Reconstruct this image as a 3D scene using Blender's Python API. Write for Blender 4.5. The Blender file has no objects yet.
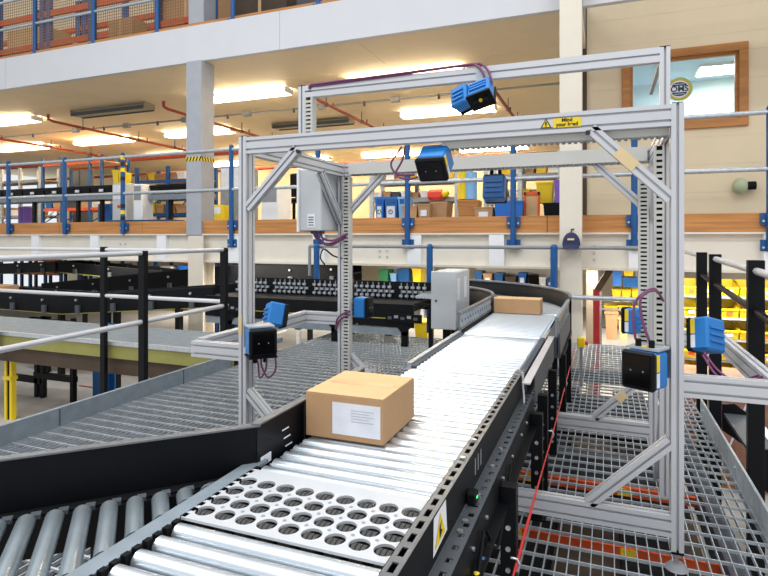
import bpy, math, random
from mathutils import Vector, Matrix, Euler
random.seed(7)
# ---------------------------------------------------------------- camera, world, light, exposure
# The plan is drawn in units of 0.75 m (metre = unit * SC); everything is scaled once at the end.
SC = 0.75
CAM_H = 1.6
FPX, HORIZON, YAW = 560.0, 238.0, math.atan(221 / 560.0)
scene = bpy.context.scene
col = scene.collection
cam_data = bpy.data.cameras.new('camera')
cam = bpy.data.objects.new('camera', cam_data)
col.objects.link(cam)
cam.location = (0, 0, CAM_H)
cam.rotation_euler = (math.pi / 2, 0, YAW)
cam_data.sensor_width = 36.0
cam_data.lens = 36.0 * FPX / 768.0
cam_data.shift_y = -(288.0 - HORIZON) / 768.0
cam_data.clip_end = 200
cam_data.clip_start = 0.02
scene.camera = cam

world = bpy.data.worlds.new('world')
scene.world = world
world.use_nodes = True
bg = world.node_tree.nodes['Background']
bg.inputs['Color'].default_value = (0.93, 0.97, 1.0, 1)
bg.inputs['Strength'].default_value = 0.56

def area_light(name, loc, sx, sy, power, color, rot=(0, 0, 0)):
    d = bpy.data.lights.new(name, 'AREA')
    d.shape = 'RECTANGLE'; d.size = sx * SC; d.size_y = sy * SC
    d.energy = power; d.color = color
    o = bpy.data.objects.new(name, d)
    o.location = loc; o.rotation_euler = rot
    col.objects.link(o)
    return o
# rows of high-bay luminaires under the tall hall roof, above the conveyor hall
for hx in (-9.0, -3.0, 3.0):
    for hy in (-3.0, 3.0):
        area_light('hall_light', (hx, hy, 9.5), 3.0, 1.2, 85, (0.95, 0.98, 1.0))
# unseen lamps added to brighten the space below the lower mezzanine
for hx, hy in ((-12.0, 11.2), (-7.0, 10.6), (-3.4, 11.0), (0.6, 10.3), (2.6, 10.15), (-14.0, 17.0), (-9.0, 17.0), (-4.5, 17.0), (0.0, 17.0)):
    area_light('undercroft_fill_light', (hx, hy, 1.05), 2.2, 0.4, 40, (1.0, 0.93, 0.8))
scene.view_settings.view_transform = 'Standard'
scene.view_settings.look = 'None'
scene.view_settings.gamma = 1.0
scene.view_settings.use_curve_mapping = False
scene.view_settings.exposure = 0.7

# ---------------------------------------------------------------- helpers
S_, C_ = math.sin(YAW), math.cos(YAW)
def at(u, v, Y):
    """point of the plan's vertical plane y = Y that stands at photo position (u, v)"""
    xc = (u - 384.0) / FPX; up = (HORIZON - v) / FPX
    rx, ry = -S_ + xc * C_, C_ + xc * S_
    t = Y / ry
    return Vector((rx * t, Y, CAM_H + up * t))
def lin(c):
    return tuple(((x / 255.0) / 12.92 if x / 255.0 <= 0.04045 else ((x / 255.0 + 0.055) / 1.055) ** 2.4) for x in c)
MATS = {}
def mat(name, rgb, rough=0.5, metal=0.0, var=0.08, scale=6.0, bump=0.0, emit=0.0, stretch=(1, 1, 1), alpha=None, spec=0.5):
    if name in MATS: return MATS[name]
    m = bpy.data.materials.new(name); m.use_nodes = True
    nt = m.node_tree; b = nt.nodes['Principled BSDF']
    c = lin(rgb)
    b.inputs['Roughness'].default_value = rough
    b.inputs['Metallic'].default_value = metal
    b.inputs['Specular IOR Level'].default_value = spec
    tc = nt.nodes.new('ShaderNodeTexCoord')
    mp = nt.nodes.new('ShaderNodeMapping'); mp.inputs['Scale'].default_value = stretch
    nz = nt.nodes.new('ShaderNodeTexNoise'); nz.inputs['Scale'].default_value = scale; nz.inputs['Detail'].default_value = 3
    nt.links.new(tc.outputs['Object'], mp.inputs['Vector']); nt.links.new(mp.outputs['Vector'], nz.inputs['Vector'])
    rp = nt.nodes.new('ShaderNodeValToRGB')
    rp.color_ramp.elements[0].position = 0.3; rp.color_ramp.elements[1].position = 0.7
    rp.color_ramp.elements[0].color = tuple(x * (1 - var) for x in c) + (1,)
    rp.color_ramp.elements[1].color = tuple(min(1, x * (1 + var)) for x in c) + (1,)
    nt.links.new(nz.outputs['Fac'], rp.inputs['Fac']); nt.links.new(rp.outputs['Color'], b.inputs['Base Color'])
    if bump:
        bp = nt.nodes.new('ShaderNodeBump'); bp.inputs['Strength'].default_value = bump; bp.inputs['Distance'].default_value = 0.01
        nt.links.new(nz.outputs['Fac'], bp.inputs['Height']); nt.links.new(bp.outputs['Normal'], b.inputs['Normal'])
    if emit:
        b.inputs['Emission Color'].default_value = c + (1,); b.inputs['Emission Strength'].default_value = emit
    if alpha is not None: b.inputs['Alpha'].default_value = alpha
    MATS[name] = m
    return m
def glass_mat():
    m = bpy.data.materials.new('window_glass'); m.use_nodes = True
    nt = m.node_tree; nt.nodes.remove(nt.nodes['Principled BSDF'])
    t = nt.nodes.new('ShaderNodeBsdfTransparent'); t.inputs['Color'].default_value = (0.92, 0.965, 0.975, 1)
    g = nt.nodes.new('ShaderNodeBsdfGlossy'); g.inputs['Roughness'].default_value = 0.03
    mx = nt.nodes.new('ShaderNodeMixShader'); mx.inputs['Fac'].default_value = 0.08
    nt.links.new(t.outputs[0], mx.inputs[1]); nt.links.new(g.outputs[0], mx.inputs[2])
    nt.links.new(mx.outputs[0], nt.nodes['Material Output'].inputs['Surface'])
    return m

class MB:
    """collects shapes; build() links them as ONE mesh object"""
    def __init__(s): s.v = []; s.f = []; s.sm = []
    def add(s, vs, fs, smooth=False):
        n = len(s.v); s.v += [tuple(p) for p in vs]
        for f in fs: s.f.append(tuple(i + n for i in f)); s.sm.append(smooth)
        return s
    def box(s, x0, x1, y0, y1, z0, z1):
        vs = [(x, y, z) for z in (z0, z1) for y in (y0, y1) for x in (x0, x1)]
        return s.add(vs, [(0, 2, 3, 1), (4, 5, 7, 6), (0, 1, 5, 4), (2, 6, 7, 3), (0, 4, 6, 2), (1, 3, 7, 5)])
    def cbox(s, x0, x1, y0, y1, z0, z1, c):
        """box with its edges chamfered by c"""
        return s.chull(((x0 + x1) / 2, (y0 + y1) / 2, (z0 + z1) / 2), ((x1 - x0) / 2, (y1 - y0) / 2, (z1 - z0) / 2), c)
    def chull(s, ce, h, c):
        vs = []; idx = {}
        def vid(p):
            k = tuple(round(x, 7) for x in p)
            if k not in idx: idx[k] = len(vs); vs.append((ce[0] + p[0], ce[1] + p[1], ce[2] + p[2]))
            return idx[k]
        fs = []
        for a in range(3):
            b, d = (a + 1) % 3, (a + 2) % 3
            for sg in (1, -1):
                q = []
                for (sb, sd) in ((1, 1), (-1, 1), (-1, -1), (1, -1)):
                    p = [0, 0, 0]; p[a] = sg * h[a]; p[b] = sb * (h[b] - c); p[d] = sd * (h[d] - c); q.append(vid(p))
                fs.append(tuple(q) if sg > 0 else tuple(q[::-1]))
        def corner(sg, a):
            p = [sg[k] * (h[k] - (0 if k == a else c)) for k in range(3)]; return vid(p)
        for a in range(3):
            b, d = (a + 1) % 3, (a + 2) % 3
            for sb in (1, -1):
                for sd in (1, -1):
                    s1 = [0, 0, 0]; s1[a] = 1; s1[b] = sb; s1[d] = sd
                    s2 = list(s1); s2[a] = -1
                    q = (corner(s1, b), corner(s2, b), corner(s2, d), corner(s1, d))
                    fs.append(q if sb * sd < 0 else q[::-1])
        for sx in (1, -1):
            for sy in (1, -1):
                for sz in (1, -1):
                    t = (sx, sy, sz); q = tuple(corner(t, k) for k in range(3))
                    fs.append(q if sx * sy * sz > 0 else q[::-1])
        return s.add(vs, fs)
    def cyl(s, p0, p1, r, n=12, r1=None, caps=True, smooth=True):
        p0 = Vector(p0); p1 = Vector(p1); d = (p1 - p0).normalized()
        a = Vector((0, 0, 1)) if abs(d.z) < 0.9 else Vector((1, 0, 0))
        u = d.cross(a).normalized(); w = d.cross(u); r1 = r if r1 is None else r1
        ring = lambda p, rr: [p + (u * math.cos(2 * math.pi * k / n) + w * math.sin(2 * math.pi * k / n)) * rr for k in range(n)]
        A, B = ring(p0, r), ring(p1, r1)
        s.add(A + B, [(k, (k + 1) % n, (k + 1) % n + n, k + n) for k in range(n)], smooth)
        if caps:
            s.add(A, [tuple(range(n - 1, -1, -1))]); s.add(B, [tuple(range(n))])
        return s
    def tube(s, pts, r, n=8, closed=False):
        pts = [Vector(p) for p in pts]; N = len(pts); rings = []
        prev = None
        for i, p in enumerate(pts):
            d = (pts[min(i + 1, N - 1)] - pts[max(i - 1, 0)]).normalized()
            if prev is None:
                a = Vector((0, 0, 1)) if abs(d.z) < 0.9 else Vector((1, 0, 0))
                u = d.cross(a).normalized()
            else:
                u = (prev - d * prev.dot(d)).normalized()
            prev = u; w = d.cross(u)
            rings.append([p + (u * math.cos(2 * math.pi * k / n) + w * math.sin(2 * math.pi * k / n)) * r for k in range(n)])
        vs = [q for rg in rings for q in rg]; fs = []
        for i in range(N - 1):
            for k in range(n):
                fs.append((i * n + k, i * n + (k + 1) % n, (i + 1) * n + (k + 1) % n, (i + 1) * n + k))
        s.add(vs, fs, True)
        s.add(rings[0], [tuple(range(n - 1, -1, -1))]); s.add(rings[-1], [tuple(range(n))])
        return s
    def ext(s, poly, p0, p1, up):
        """sweep the outline poly [(a, b)] from p0 to p1; b runs along up"""
        p0 = Vector(p0); p1 = Vector(p1); d = (p1 - p0).normalized(); up = Vector(up)
        up = (up - d * up.dot(d)).normalized(); r = up.cross(d) * -1
        A = [p0 + r * a + up * b for a, b in poly]; B = [p1 + r * a + up * b for a, b in poly]; n = len(poly)
        s.add(A + B, [(k, k + n, (k + 1) % n + n, (k + 1) % n) for k in range(n)])
        s.add(A, [tuple(range(n))]); s.add(B, [tuple(range(n - 1, -1, -1))])
        return s
    def bar(s, p0, p1, w, h, up=(0, 0, 1)):
        return s.ext([(-w / 2, -h / 2), (w / 2, -h / 2), (w / 2, h / 2), (-w / 2, h / 2)], p0, p1, up)
    def disc(s, c, nrm, r, n=24):
        nrm = Vector(nrm).normalized(); a = Vector((0, 0, 1)) if abs(nrm.z) < 0.9 else Vector((1, 0, 0))
        u = a.cross(nrm).normalized(); w = nrm.cross(u); c = Vector(c)
        return s.add([c + (u * math.cos(2 * math.pi * k / n) + w * math.sin(2 * math.pi * k / n)) * r for k in range(n)], [tuple(range(n))])
    def mesh(s, name, material, off=None):
        me = bpy.data.meshes.new(name)
        o = off or (0, 0, 0)
        me.from_pydata([(p[0] - o[0], p[1] - o[1], p[2] - o[2]) for p in s.v], [], s.f)
        me.polygons.foreach_set('use_smooth', s.sm)
        me.materials.append(material); me.update()
        return me
    def build(s, name, material, parent=None, local=False):
        """world coordinates; with a parent the points are taken relative to it (local=True: already are)"""
        off = (0, 0, 0)
        if parent is not None and not local:
            off = Vector(parent.location)
            if parent.parent is not None: off = off + parent.parent.location
        o = bpy.data.objects.new(name, s.mesh(name, material, off))
        col.objects.link(o)
        if parent is not None: o.parent = parent
        return o

def tag(o, label=None, cat=None, group=None, kind=None):
    if label: o['label'] = label
    if cat: o['category'] = cat
    if group: o['group'] = group
    if kind: o['kind'] = kind
    return o
def thing(name, label, cat, loc=(0, 0, 0), group=None, kind=None, rot=(0, 0, 0)):
    o = bpy.data.objects.new(name, None); col.objects.link(o)
    o.empty_display_size = 0.1
    o.location = loc; o.rotation_euler = rot
    return tag(o, label, cat, group, kind)
def one(name, mb, m, label, cat, base=None, group=None):
    """a thing that is a single mesh, its origin at base"""
    if base is None:
        xs = [p[0] for p in mb.v]; ys = [p[1] for p in mb.v]; zs = [p[2] for p in mb.v]
        base = ((min(xs) + max(xs)) / 2, (min(ys) + max(ys)) / 2, min(zs))
    o = bpy.data.objects.new(name, mb.mesh(name, m, base)); col.objects.link(o); o.location = base
    return tag(o, label, cat, group)
def struct(name, mb, m, parent=None, label=None):
    o = mb.build(name, m, parent)
    if parent is None: o['kind'] = 'structure'
    if label: o['label'] = label
    return o
def inst(name, me, parent, loc, rot=(0, 0, 0)):
    """another child that shares mesh data; loc relative to the parent"""
    o = bpy.data.objects.new(name, me); col.objects.link(o); o.parent = parent
    o.location = loc; o.rotation_euler = rot
    return o
def copy_tree(o, parent=None):
    c = o.copy(); col.objects.link(c); c.parent = parent
    for ch in list(o.children): copy_tree(ch, c)
    return c
def text_mesh(body, size, depth=0.0):
    cu = bpy.data.curves.new('lettering', 'FONT'); cu.body = body; cu.size = size; cu.extrude = depth
    cu.offset = size * 0.03; cu.align_x = 'CENTER'; cu.align_y = 'CENTER'; cu.space_line = 0.85
    t = bpy.data.objects.new('lettering', cu); col.objects.link(t)
    me = bpy.data.meshes.new_from_object(t.evaluated_get(bpy.context.evaluated_depsgraph_get()))
    bpy.data.objects.remove(t); bpy.data.curves.remove(cu)
    return me
def profile(w, h, nw, nh, g=0.012, d=0.02):
    """outline of a slotted aluminium profile, nw slots across w and nh across h"""
    pts = []
    def side(ax, ay, bx, by, n):
        dx, dy = bx - ax, by - ay; L = math.hypot(dx, dy); tx, ty = dx / L, dy / L; nx, ny = -ty, tx
        pts.append((ax, ay))
        for k in range(n):
            m = L * (k + 0.5) / n
            for (t, e) in ((m - g / 2, 0), (m - g / 2, d), (m + g / 2, d), (m + g / 2, 0)):
                pts.append((ax + tx * t + nx * e, ay + ty * t + ny * e))
    side(-w / 2, -h / 2, w / 2, -h / 2, nw); side(w / 2, -h / 2, w / 2, h / 2, nh)
    side(w / 2, h / 2, -w / 2, h / 2, nw); side(-w / 2, h / 2, -w / 2, -h / 2, nh)
    return pts

# ---------------------------------------------------------------- materials
ALU = mat('aluminium', (206, 206, 210), 0.4, 0.4, 0.02, 3)
ALU_DARK = mat('bolt_dark_grey', (40, 40, 44), 0.7)  # dark grey of the bolt heads
ZINC = mat('zinc_roller', (206, 213, 220), 0.28, 0.82, 0.05, 14, stretch=(0.2, 1, 1))
ZINC_OLD = mat('zinc_roller_worn', (170, 180, 186), 0.3, 0.7, 0.1, 14)
GALV = mat('galvanised_steel', (182, 188, 194), 0.45, 0.5, 0.14, 20)
GALV_DARK = mat('galvanised_dull', (132, 142, 150), 0.6, 0.3, 0.12, 14)
PLATEW = mat('white_plastic', (190, 191, 194), 0.4, 0, 0.03, 8)
BLACK = mat('black_paint', (13, 14, 18), 0.45, 0.0, 0.2, 6, spec=0.17)
BLACKM = mat('black_matt', (11, 11, 13), 0.7, 0.0, 0.2, 8, spec=0.2)
RUBBER = mat('dark_rubber', (56, 54, 54), 0.6, 0, 0.2, 30)
FRAMEG = mat('frame_grey', (120, 122, 126), 0.4, 0.5, 0.1, 12)
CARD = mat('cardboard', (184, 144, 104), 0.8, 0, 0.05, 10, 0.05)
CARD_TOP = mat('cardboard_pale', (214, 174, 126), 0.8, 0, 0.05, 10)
PAPER = mat('paper_label', (228, 228, 234), 0.7, 0, 0.07, 18)
TAPE = mat('packing_tape', (204, 164, 118), 0.35, 0, 0.05)
BLUE = mat('scanner_blue', (22, 116, 190), 0.4, 0, 0.05)
BLUE_D = mat('scanner_blue_dark', (22, 82, 140), 0.4, 0, 0.05)
BLUEP = mat('rail_blue', (5, 78, 138), 0.45, 0, 0.08)
GLOSSB = mat('black_window', (8, 8, 10), 0.15, 0, 0.1)
YEL = mat('sign_yellow', (238, 205, 30), 0.5, 0, 0.04)
YELB = mat('bin_yellow', (232, 200, 22), 0.45, 0, 0.06)
INK = mat('ink_black', (18, 18, 20), 0.6, 0, 0.02)
FASCIA = mat('fascia_white', (206, 206, 210), 0.55, 0, 0.015, 3)
UNLIT = mat('unlit_fitting', (172, 160, 136), 0.6, 0, 0.03)
PRINT = mat('faint_print', (186, 188, 196), 0.7, 0, 0.05)
CREAM = mat('cream_paint', (226, 218, 204), 0.55, 0, 0.03, 4)
CREAM_C = mat('cream_column', (222, 212, 196), 0.55, 0, 0.03, 4)
WHITE = mat('white_paint', (236, 236, 238), 0.55, 0, 0.02, 3)
CEIL = mat('ceiling_panel', (228, 210, 178), 0.7, 0, 0.03, 2)
WALLC = mat('wall_panel', (226, 206, 174), 0.7, 0, 0.03, 2)
TIMBER = mat('timber', (186, 126, 68), 0.6, 0, 0.26, 5, 0.05, stretch=(0.25, 3, 6))
OAK = mat('oak_frame', (178, 118, 60), 0.5, 0, 0.18, 6, stretch=(0.4, 3, 3))
CONC = mat('concrete', (186, 180, 172), 0.75, 0, 0.1, 3, 0.05)
CABG = mat('cabinet_grey', (192, 194, 196), 0.5, 0, 0.03)
COLG = mat('column_grey', (164, 166, 174), 0.5, 0.1, 0.05)
ORANGE = mat('rack_orange', (214, 84, 32), 0.5, 0, 0.08)
PIPE = mat('sprinkler_pipe', (148, 56, 32), 0.5, 0, 0.1)
RED = mat('red_paint', (150, 28, 30), 0.5, 0, 0.08)
CORD = mat('red_cord', (206, 44, 40), 0.5, 0, 0.05)
PURPLE = mat('purple_cable', (110, 52, 92), 0.5, 0, 0.05)
DUCT = mat('duct_grey', (196, 194, 188), 0.6, 0, 0.03)
TAPEB = mat('beige_tape', (222, 196, 150), 0.7, 0, 0.05)
OLIVE = mat('olive_beam', (140, 136, 72), 0.6, 0, 0.06)
BROWN = mat('brown_dark', (74, 58, 44), 0.7, 0, 0.15)
LAMP = mat('lamp_diffuser', (255, 236, 200), 0.5, 0, 0.0, emit=17.0)
NETM = mat('net_twine', (150, 112, 76), 0.8, 0, 0.1)
NAVY = mat('navy_fabric', (40, 46, 84), 0.8, 0, 0.1)
GREYD = mat('grey_dark', (74, 78, 84), 0.6, 0, 0.1)
GREYM = mat('grey_mid', (140, 142, 146), 0.6, 0, 0.1)
BLUEBIN = mat('bin_blue', (28, 104, 190), 0.5, 0, 0.05)
LBLUE = mat('bin_pale_blue', (130, 180, 226), 0.5, 0, 0.05)
VIOLET = mat('violet_plastic', (120, 84, 176), 0.5, 0, 0.08)
REDP = mat('red_plastic', (220, 62, 44), 0.5, 0, 0.08)
WRAP = mat('wrapped_brown', (150, 104, 84), 0.35, 0, 0.35, 7, 0.4)
GREEN = mat('green_plastic', (60, 140, 90), 0.5, 0, 0.08)
BELT = mat('belt_black', (30, 31, 34), 0.6, 0, 0.15, 8, spec=0.2)
STEELB = mat('steel_bright', (200, 202, 204), 0.3, 0.8, 0.05)
GLASS = glass_mat()
# ---------------------------------------------------------------- the setting
struct('floor', MB().box(-32, 9, -6, 27, -1.45, -1.3), CONC, label='pale concrete ground floor below the raised platforms')
# mezzanine: timber-edged deck on a cream steel beam
YM = 9.75
struct('floor_mezzanine', MB().box(-32, 6, YM + 0.06, 26, 1.78, 1.94), GREYM, label='deck of the lower mezzanine floor')
tb = thing('trim_1', 'long timber edge board along the lower mezzanine deck', None, (-14, YM, 1.69), kind='structure')
x = -30.0
for L in (6.4, 5.1, 6.2, 2.6, 4.9, 3.9, 6.0):
    MB().cbox(x + 0.004, x + L - 0.004, YM - 0.02, YM + 0.1, 1.69, 1.975, 0.006).build('timber_board', TIMBER, tb); x += L
bm = thing('trim_2', 'cream steel I-beam carrying the lower mezzanine', None, (-14, YM, 1.08), kind='structure')
MB().box(-30, 6, YM + 0.04, YM + 0.07, 1.12, 1.66).build('web', CREAM, bm)
MB().box(-30, 6, YM - 0.06, YM + 0.17, 1.66, 1.69).build('top_flange', CREAM, bm)
MB().box(-30, 6, YM - 0.06, YM + 0.17, 1.08, 1.12).build('bottom_flange', CREAM, bm)
for u in (-15.05, -13.09, -11.119, -9.115, -7.2, -5.2, -3.237, -1.742, 0.48, 2.3):
    MB().box(u - 0.13, u + 0.13, YM - 0.055, YM + 0.04, 1.12, 1.655).build('stiffener_plate', WHITE, bm)
bolt_me = MB().cyl((0, 0, 0), (0, -0.02, 0), 0.022, 8).mesh('bolt_head', STEELB)
for u in (-10.4, -10.25, -3.95, -3.8, -0.85, -0.16):
    for z in (1.25, 1.36, 1.47):
        inst('bolt_head', bolt_me, bm, Vector((u, YM + 0.04, z)) - bm.location)
# upper mezzanine: white fascia, boarded soffit
fs = thing('trim_3', 'white fascia along the edge of the upper mezzanine', None, (-12, YM, 5.4), kind='structure')
for a, b in ((-30, -20.3), (-20.3, -14.2), (-14.2, -6.1), (-6.1, -0.68), (-0.34, 6)):
    MB().box(a + 0.004, b - 0.004, YM - 0.02, YM + 0.1, 5.4, 6.18).build('fascia_panel', FASCIA, fs)
struct('floor_upper', MB().box(-32, -0.36, YM + 0.1, 26, 5.6, 6.16), GREYM, label='deck of the upper mezzanine floor')
cl = thing('ceiling', 'cream panelled soffit below the upper mezzanine', None, (-12, 16, 5.4), kind='structure')
for i in range(8):
    for j in range(9):
        x0 = -33.16 + i * 4.1; y0 = YM + 0.1 + j * 1.75
        MB().box(x0 + 0.006, x0 + 4.094, y0 + 0.005, y0 + 1.745, 5.4, 5.6).build('ceiling_panel', CEIL, cl)
# walls
wb = thing('wall_back', 'cream rear wall of the mezzanine far behind the shelves', None, (-12, 25, 1.9), kind='structure')
for i in range(8):
    MB().box(-31 + i * 4.6, -31 + i * 4.6 + 4.58, 25, 25.2, -1.3, 5.4).build('wall_panel', CEIL, wb)
WX0, WX1, WZ0, WZ1 = 0.31, 2.44, 3.66, 5.2
wr = thing('wall_right', 'cream panelled wall with the oak window', None, (2.6, 12, 1.94), kind='structure')
zs = [1.94, 2.46, 2.98, 3.5, 4.02, 4.54, 5.06, 5.4, 5.92, 6.44, 6.96, 7.48, 8.0]
for z0, z1 in zip(zs[:-1], zs[1:]):
    z0 += 0.001; z1 -= 0.001
    segs = [(-0.36, 6.0)]
    if z1 > WZ0 and z0 < WZ1: segs = [(-0.36, WX0), (WX1, 6.0)]
    for a, b in segs: MB().box(a, b, 12, 12.16, z0, z1).build('wall_panel', WALLC, wr)
    if z0 < WZ0 < z1: MB().box(WX0, WX1, 12, 12.16, z0, WZ0).build('wall_panel', WALLC, wr)
    if z0 < WZ1 < z1: MB().box(WX0, WX1, 12, 12.16, WZ1, z1).build('wall_panel', WALLC, wr)
MB().box(-0.42, -0.34, 11.93, 12.0, 1.94, 8.0).build('corner_trim', BROWN, wr)
wn = thing('window_1', 'oak framed interior window looking into a bright office', None, ((WX0 + WX1) / 2, 12, WZ0), kind='structure')
t = 0.15
for a, b, c, d in ((WX0, WX1, WZ0, WZ0 + t), (WX0, WX1, WZ1 - t, WZ1), (WX0, WX0 + t, WZ0 + t, WZ1 - t), (WX1 - t, WX1, WZ0 + t, WZ1 - t)):
    MB().cbox(a, b, 11.94, 12.2, c, d, 0.008).build('window_frame', OAK, wn)
for a, b, c, d in ((WX0 + t, WX1 - t, WZ0 + t, WZ0 + t + 0.05), (WX0 + t, WX1 - t, WZ1 - t - 0.05, WZ1 - t), (WX0 + t, WX0 + t + 0.05, WZ0 + t + .05, WZ1 - t - .05), (WX1 - t - 0.05, WX1 - t, WZ0 + t + .05, WZ1 - t - .05)):
    MB().box(a, b, 12.02, 12.1, c, d).build('glazing_bead', OAK, wn)
MB().box(WX0 + t, WX1 - t, 12.06, 12.07, WZ0 + t, WZ1 - t).build('pane', GLASS, wn)
# office behind the window
OFF = mat('office_wall', (196, 220, 234), 0.7, 0, 0.02)
orm = thing('wall_office', 'pale blue office walls seen through the window', None, (1.5, 14, 1.94), kind='structure')
MB().box(-0.2, 6.0, 15.2, 15.3, 1.94, 5.4).build('office_back_wall', OFF, orm)
MB().box(-0.2, -0.1, 12.16, 15.2, 1.94, 5.4).build('office_side_wall', OFF, orm)
MB().box(5.9, 6.0, 12.16, 15.2, 1.94, 5.4).build('office_side_wall', OFF, orm)
MB().box(-0.1, 5.9, 12.16, 15.2, 5.36, 5.398).build('office_ceiling', OFF, orm)
lp = thing('office_light', 'bright square ceiling light inside the office behind the window', 'light', (2.5, 14.2, 5.28))
MB().box(1.9, 3.1, 13.8, 14.6, 5.3, 5.355).build('housing', WHITE, lp)
MB().box(1.95, 3.05, 13.85, 14.55, 5.285, 5.3).build('diffuser', LAMP, lp)
area_light('office_area_light', (2.2, 13.6, 5.2), 2.0, 1.5, 30, (0.93, 0.98, 1.0))
sw = thing('wall_socket', 'small white wall socket plate inside the office', 'socket', (2.35, 15.2, 3.9))
MB().cbox(2.2, 2.5, 15.16, 15.2, 3.85, 4.1, 0.01).build('plate', WHITE, sw); MB().box(2.32, 2.38, 15.15, 15.165, 3.95, 4.0).build('switch', GREYM, sw)
# columns
cc = thing('column', 'cream steel column rising past the timber edge, a cap hung on it', 'column', (-0.505, 9.45, 0))
MB().box(-0.672, -0.339, 9.3, 9.33, -1.3, 9.0).build('front_flange', CREAM_C, cc)
MB().box(-0.672, -0.339, 9.57, 9.6, -1.3, 9.0).build('rear_flange', CREAM_C, cc)
MB().box(-0.52, -0.49, 9.33, 9.57, -1.3, 9.0).build('web', CREAM_C, cc)
gc = thing('column', 'grey boxed column with a black and yellow hazard band', 'column', (-8.2, 9.88, 1.66))
MB().cbox(-8.4, -8.0, 9.66, 10.1, 1.66, 5.4, 0.01).build('casing', COLG, gc)
hb = MB().box(-8.405, -7.995, 9.655, 10.105, 3.25, 3.34).build('hazard_band', YEL, gc)
for k in range(5):
    x0 = -8.4 + k * 0.085
    MB().add([(x0, 9.653, 3.25), (x0 + 0.04, 9.653, 3.25), (x0 + 0.08, 9.653, 3.34), (x0 + 0.04, 9.653, 3.34)], [(0, 1, 2, 3)]).build('hazard_stripe', INK, hb)
for k in range(5):
    y0 = 9.66 + k * 0.09
    MB().add([(-7.993, y0, 3.34), (-7.993, y0 + 0.04, 3.34), (-7.993, y0 + 0.08, 3.25), (-7.993, y0 + 0.04, 3.25)], [(0, 1, 2, 3)]).build('hazard_stripe', INK, hb)
c2 = thing('column', 'cream steel column below the grey boxed column', 'column', (-8.2, 9.95, -1.3))
MB().box(-8.29, -7.9, 9.6, 9.63, -1.3, 1.65).build('front_flange', CREAM_C, c2)
MB().box(-8.115, -8.075, 9.63, 9.95, -1.3, 1.08).build('web', CREAM_C, c2)
MB().box(-8.29, -7.9, 9.95, 9.98, -1.3, 1.08).build('rear_flange', CREAM_C, c2)
wu = thing('wall_upper', 'tan rear wall of the upper mezzanine behind the racking', None, (-12, 17, 6.16), kind='structure')
for i in range(7): MB().box(-31 + i * 5.3, -31 + i * 5.3 + 5.28, 16.5, 16.7, 6.16, 12).build('wall_panel', WALLC, wu)
c3 = thing('column', 'grey column standing above the white fascia', 'column', (-8.5, 9.95, 6.16))
MB().cbox(-8.53, -8.12, 9.88, 10.3, 6.16, 9.5, 0.01).build('casing', COLG, c3)
# raised platforms of galvanised grating at z = 0
def grating(name, label, x0, x1, y0, y1, base, bw=0.003, rw=0.006):
    p = thing(name, label, None, base, kind='structure')
    mb = MB(); n = int(round((x1 - x0) / 0.054))
    for i in range(n + 1):
        x = x0 + (x1 - x0) * i / n; mb.box(x - bw, x + bw, y0, y1, -0.024, 0.0)
    o = mb.build('bearing_bars', GALV, p); o['kind'] = 'stuff'
    mb = MB(); n = int(round((y1 - y0) / 0.133))
    for i in range(n + 1):
        y = y0 + (y1 - y0) * i / n; mb.box(x0, x1, y - rw, y + rw, -0.012, 0.004)
    o = mb.build('cross_rods', GALV, p); o['kind'] = 'stuff'
    return p
gr = grating('floor_grating_right', 'galvanised grating walkway beside the roller conveyor and railing', -1.2, 0.8, 1.6, 9.0, (0.2, 4.5, -0.04), 0.0022, 0.004)
MB().box(0.8, 0.815, 1.6, 5.75, -0.05, 0.15).build('kick_plate', GALV, gr)
MB().box(-1.2, 0.8, 5.0, 5.03, -0.09, -0.042).build('panel_joint', BLACKM, gr)
for y in (2.4, 4.3, 5.6): MB().cyl((0.8, y, 0.08), (0.792, y, 0.08), 0.012, 8).build('bolt_head', STEELB, gr)
gl = grating('floor_grating_left', 'wide galvanised grating platform behind the black panels', -4.3, -1.24, 0.6, 8.6, (-2.8, 4.5, -0.04))
MB().box(-4.335, -4.3, 0.6, 5.75, -0.06, 0.16).build('kick_plate', GALV_DARK, gl)
for y in (1.9, 3.4, 4.9): MB().box(-4.3, -4.296, y, y + 0.012, -0.04, 0.15).build('plate_joint', GREYD, gl)
# supports below the platforms, and dark sheets added under them
for k, y in enumerate((3.42, 4.24)):
    b = thing('rack_beam', ('orange beam under the grating below the near floor rail of the scanner gantry', 'orange beam under the grating, the farther one from the near floor rail')[k], 'beam', (0, y, -0.27))
    MB().box(-0.95, 0.58, y - 0.02, y + 0.02, -0.19, -0.13).build('beam', ORANGE, b)
    for x in (-0.5, 0.12): MB().box(x - 0.04, x + 0.04, y - 0.024, y - 0.019, -0.185, -0.135).build('load_label', YEL, b)
for k, (x, lb) in enumerate(((-1.05, 'dark steel joist under the grating below the roller conveyor'), (0.62, 'dark steel joist under the grating along the kick plate'), (-4.2, 'dark steel joist under the far left edge of the platform'))):
    one('platform_joist', MB().box(x - 0.05, x + 0.05, 0.6, 8.6, -0.26, -0.05), GREYD, lb, 'joist')
for k, y in enumerate((1.8, 5.2, 7.0, 8.5)):
    one('platform_joist', MB().box(-4.15, 0.57, y - 0.04, y + 0.04, -0.45, -0.28), GREYD, ('cross joist under the platform near the spur', 'cross joist under the platform behind the gantry', 'cross joist under the platform near the grey cabinets', 'cross joist under the far end of the platform')[k], 'joist')
ud = thing('floor_added_dark_sheets', 'added dark sheets and strips darkening the void below the grating', None, (-1.8, 4.8, -0.75), kind='structure')  # added so that the gaps of the grating look dark
for k in range(7):
    MB().box(-4.2, 0.66, 0.4 + k * 1.2, 1.58 + k * 1.2, -0.75, -0.7).build('dark_sheet', BROWN if k % 2 else BLACKM, ud)
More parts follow.
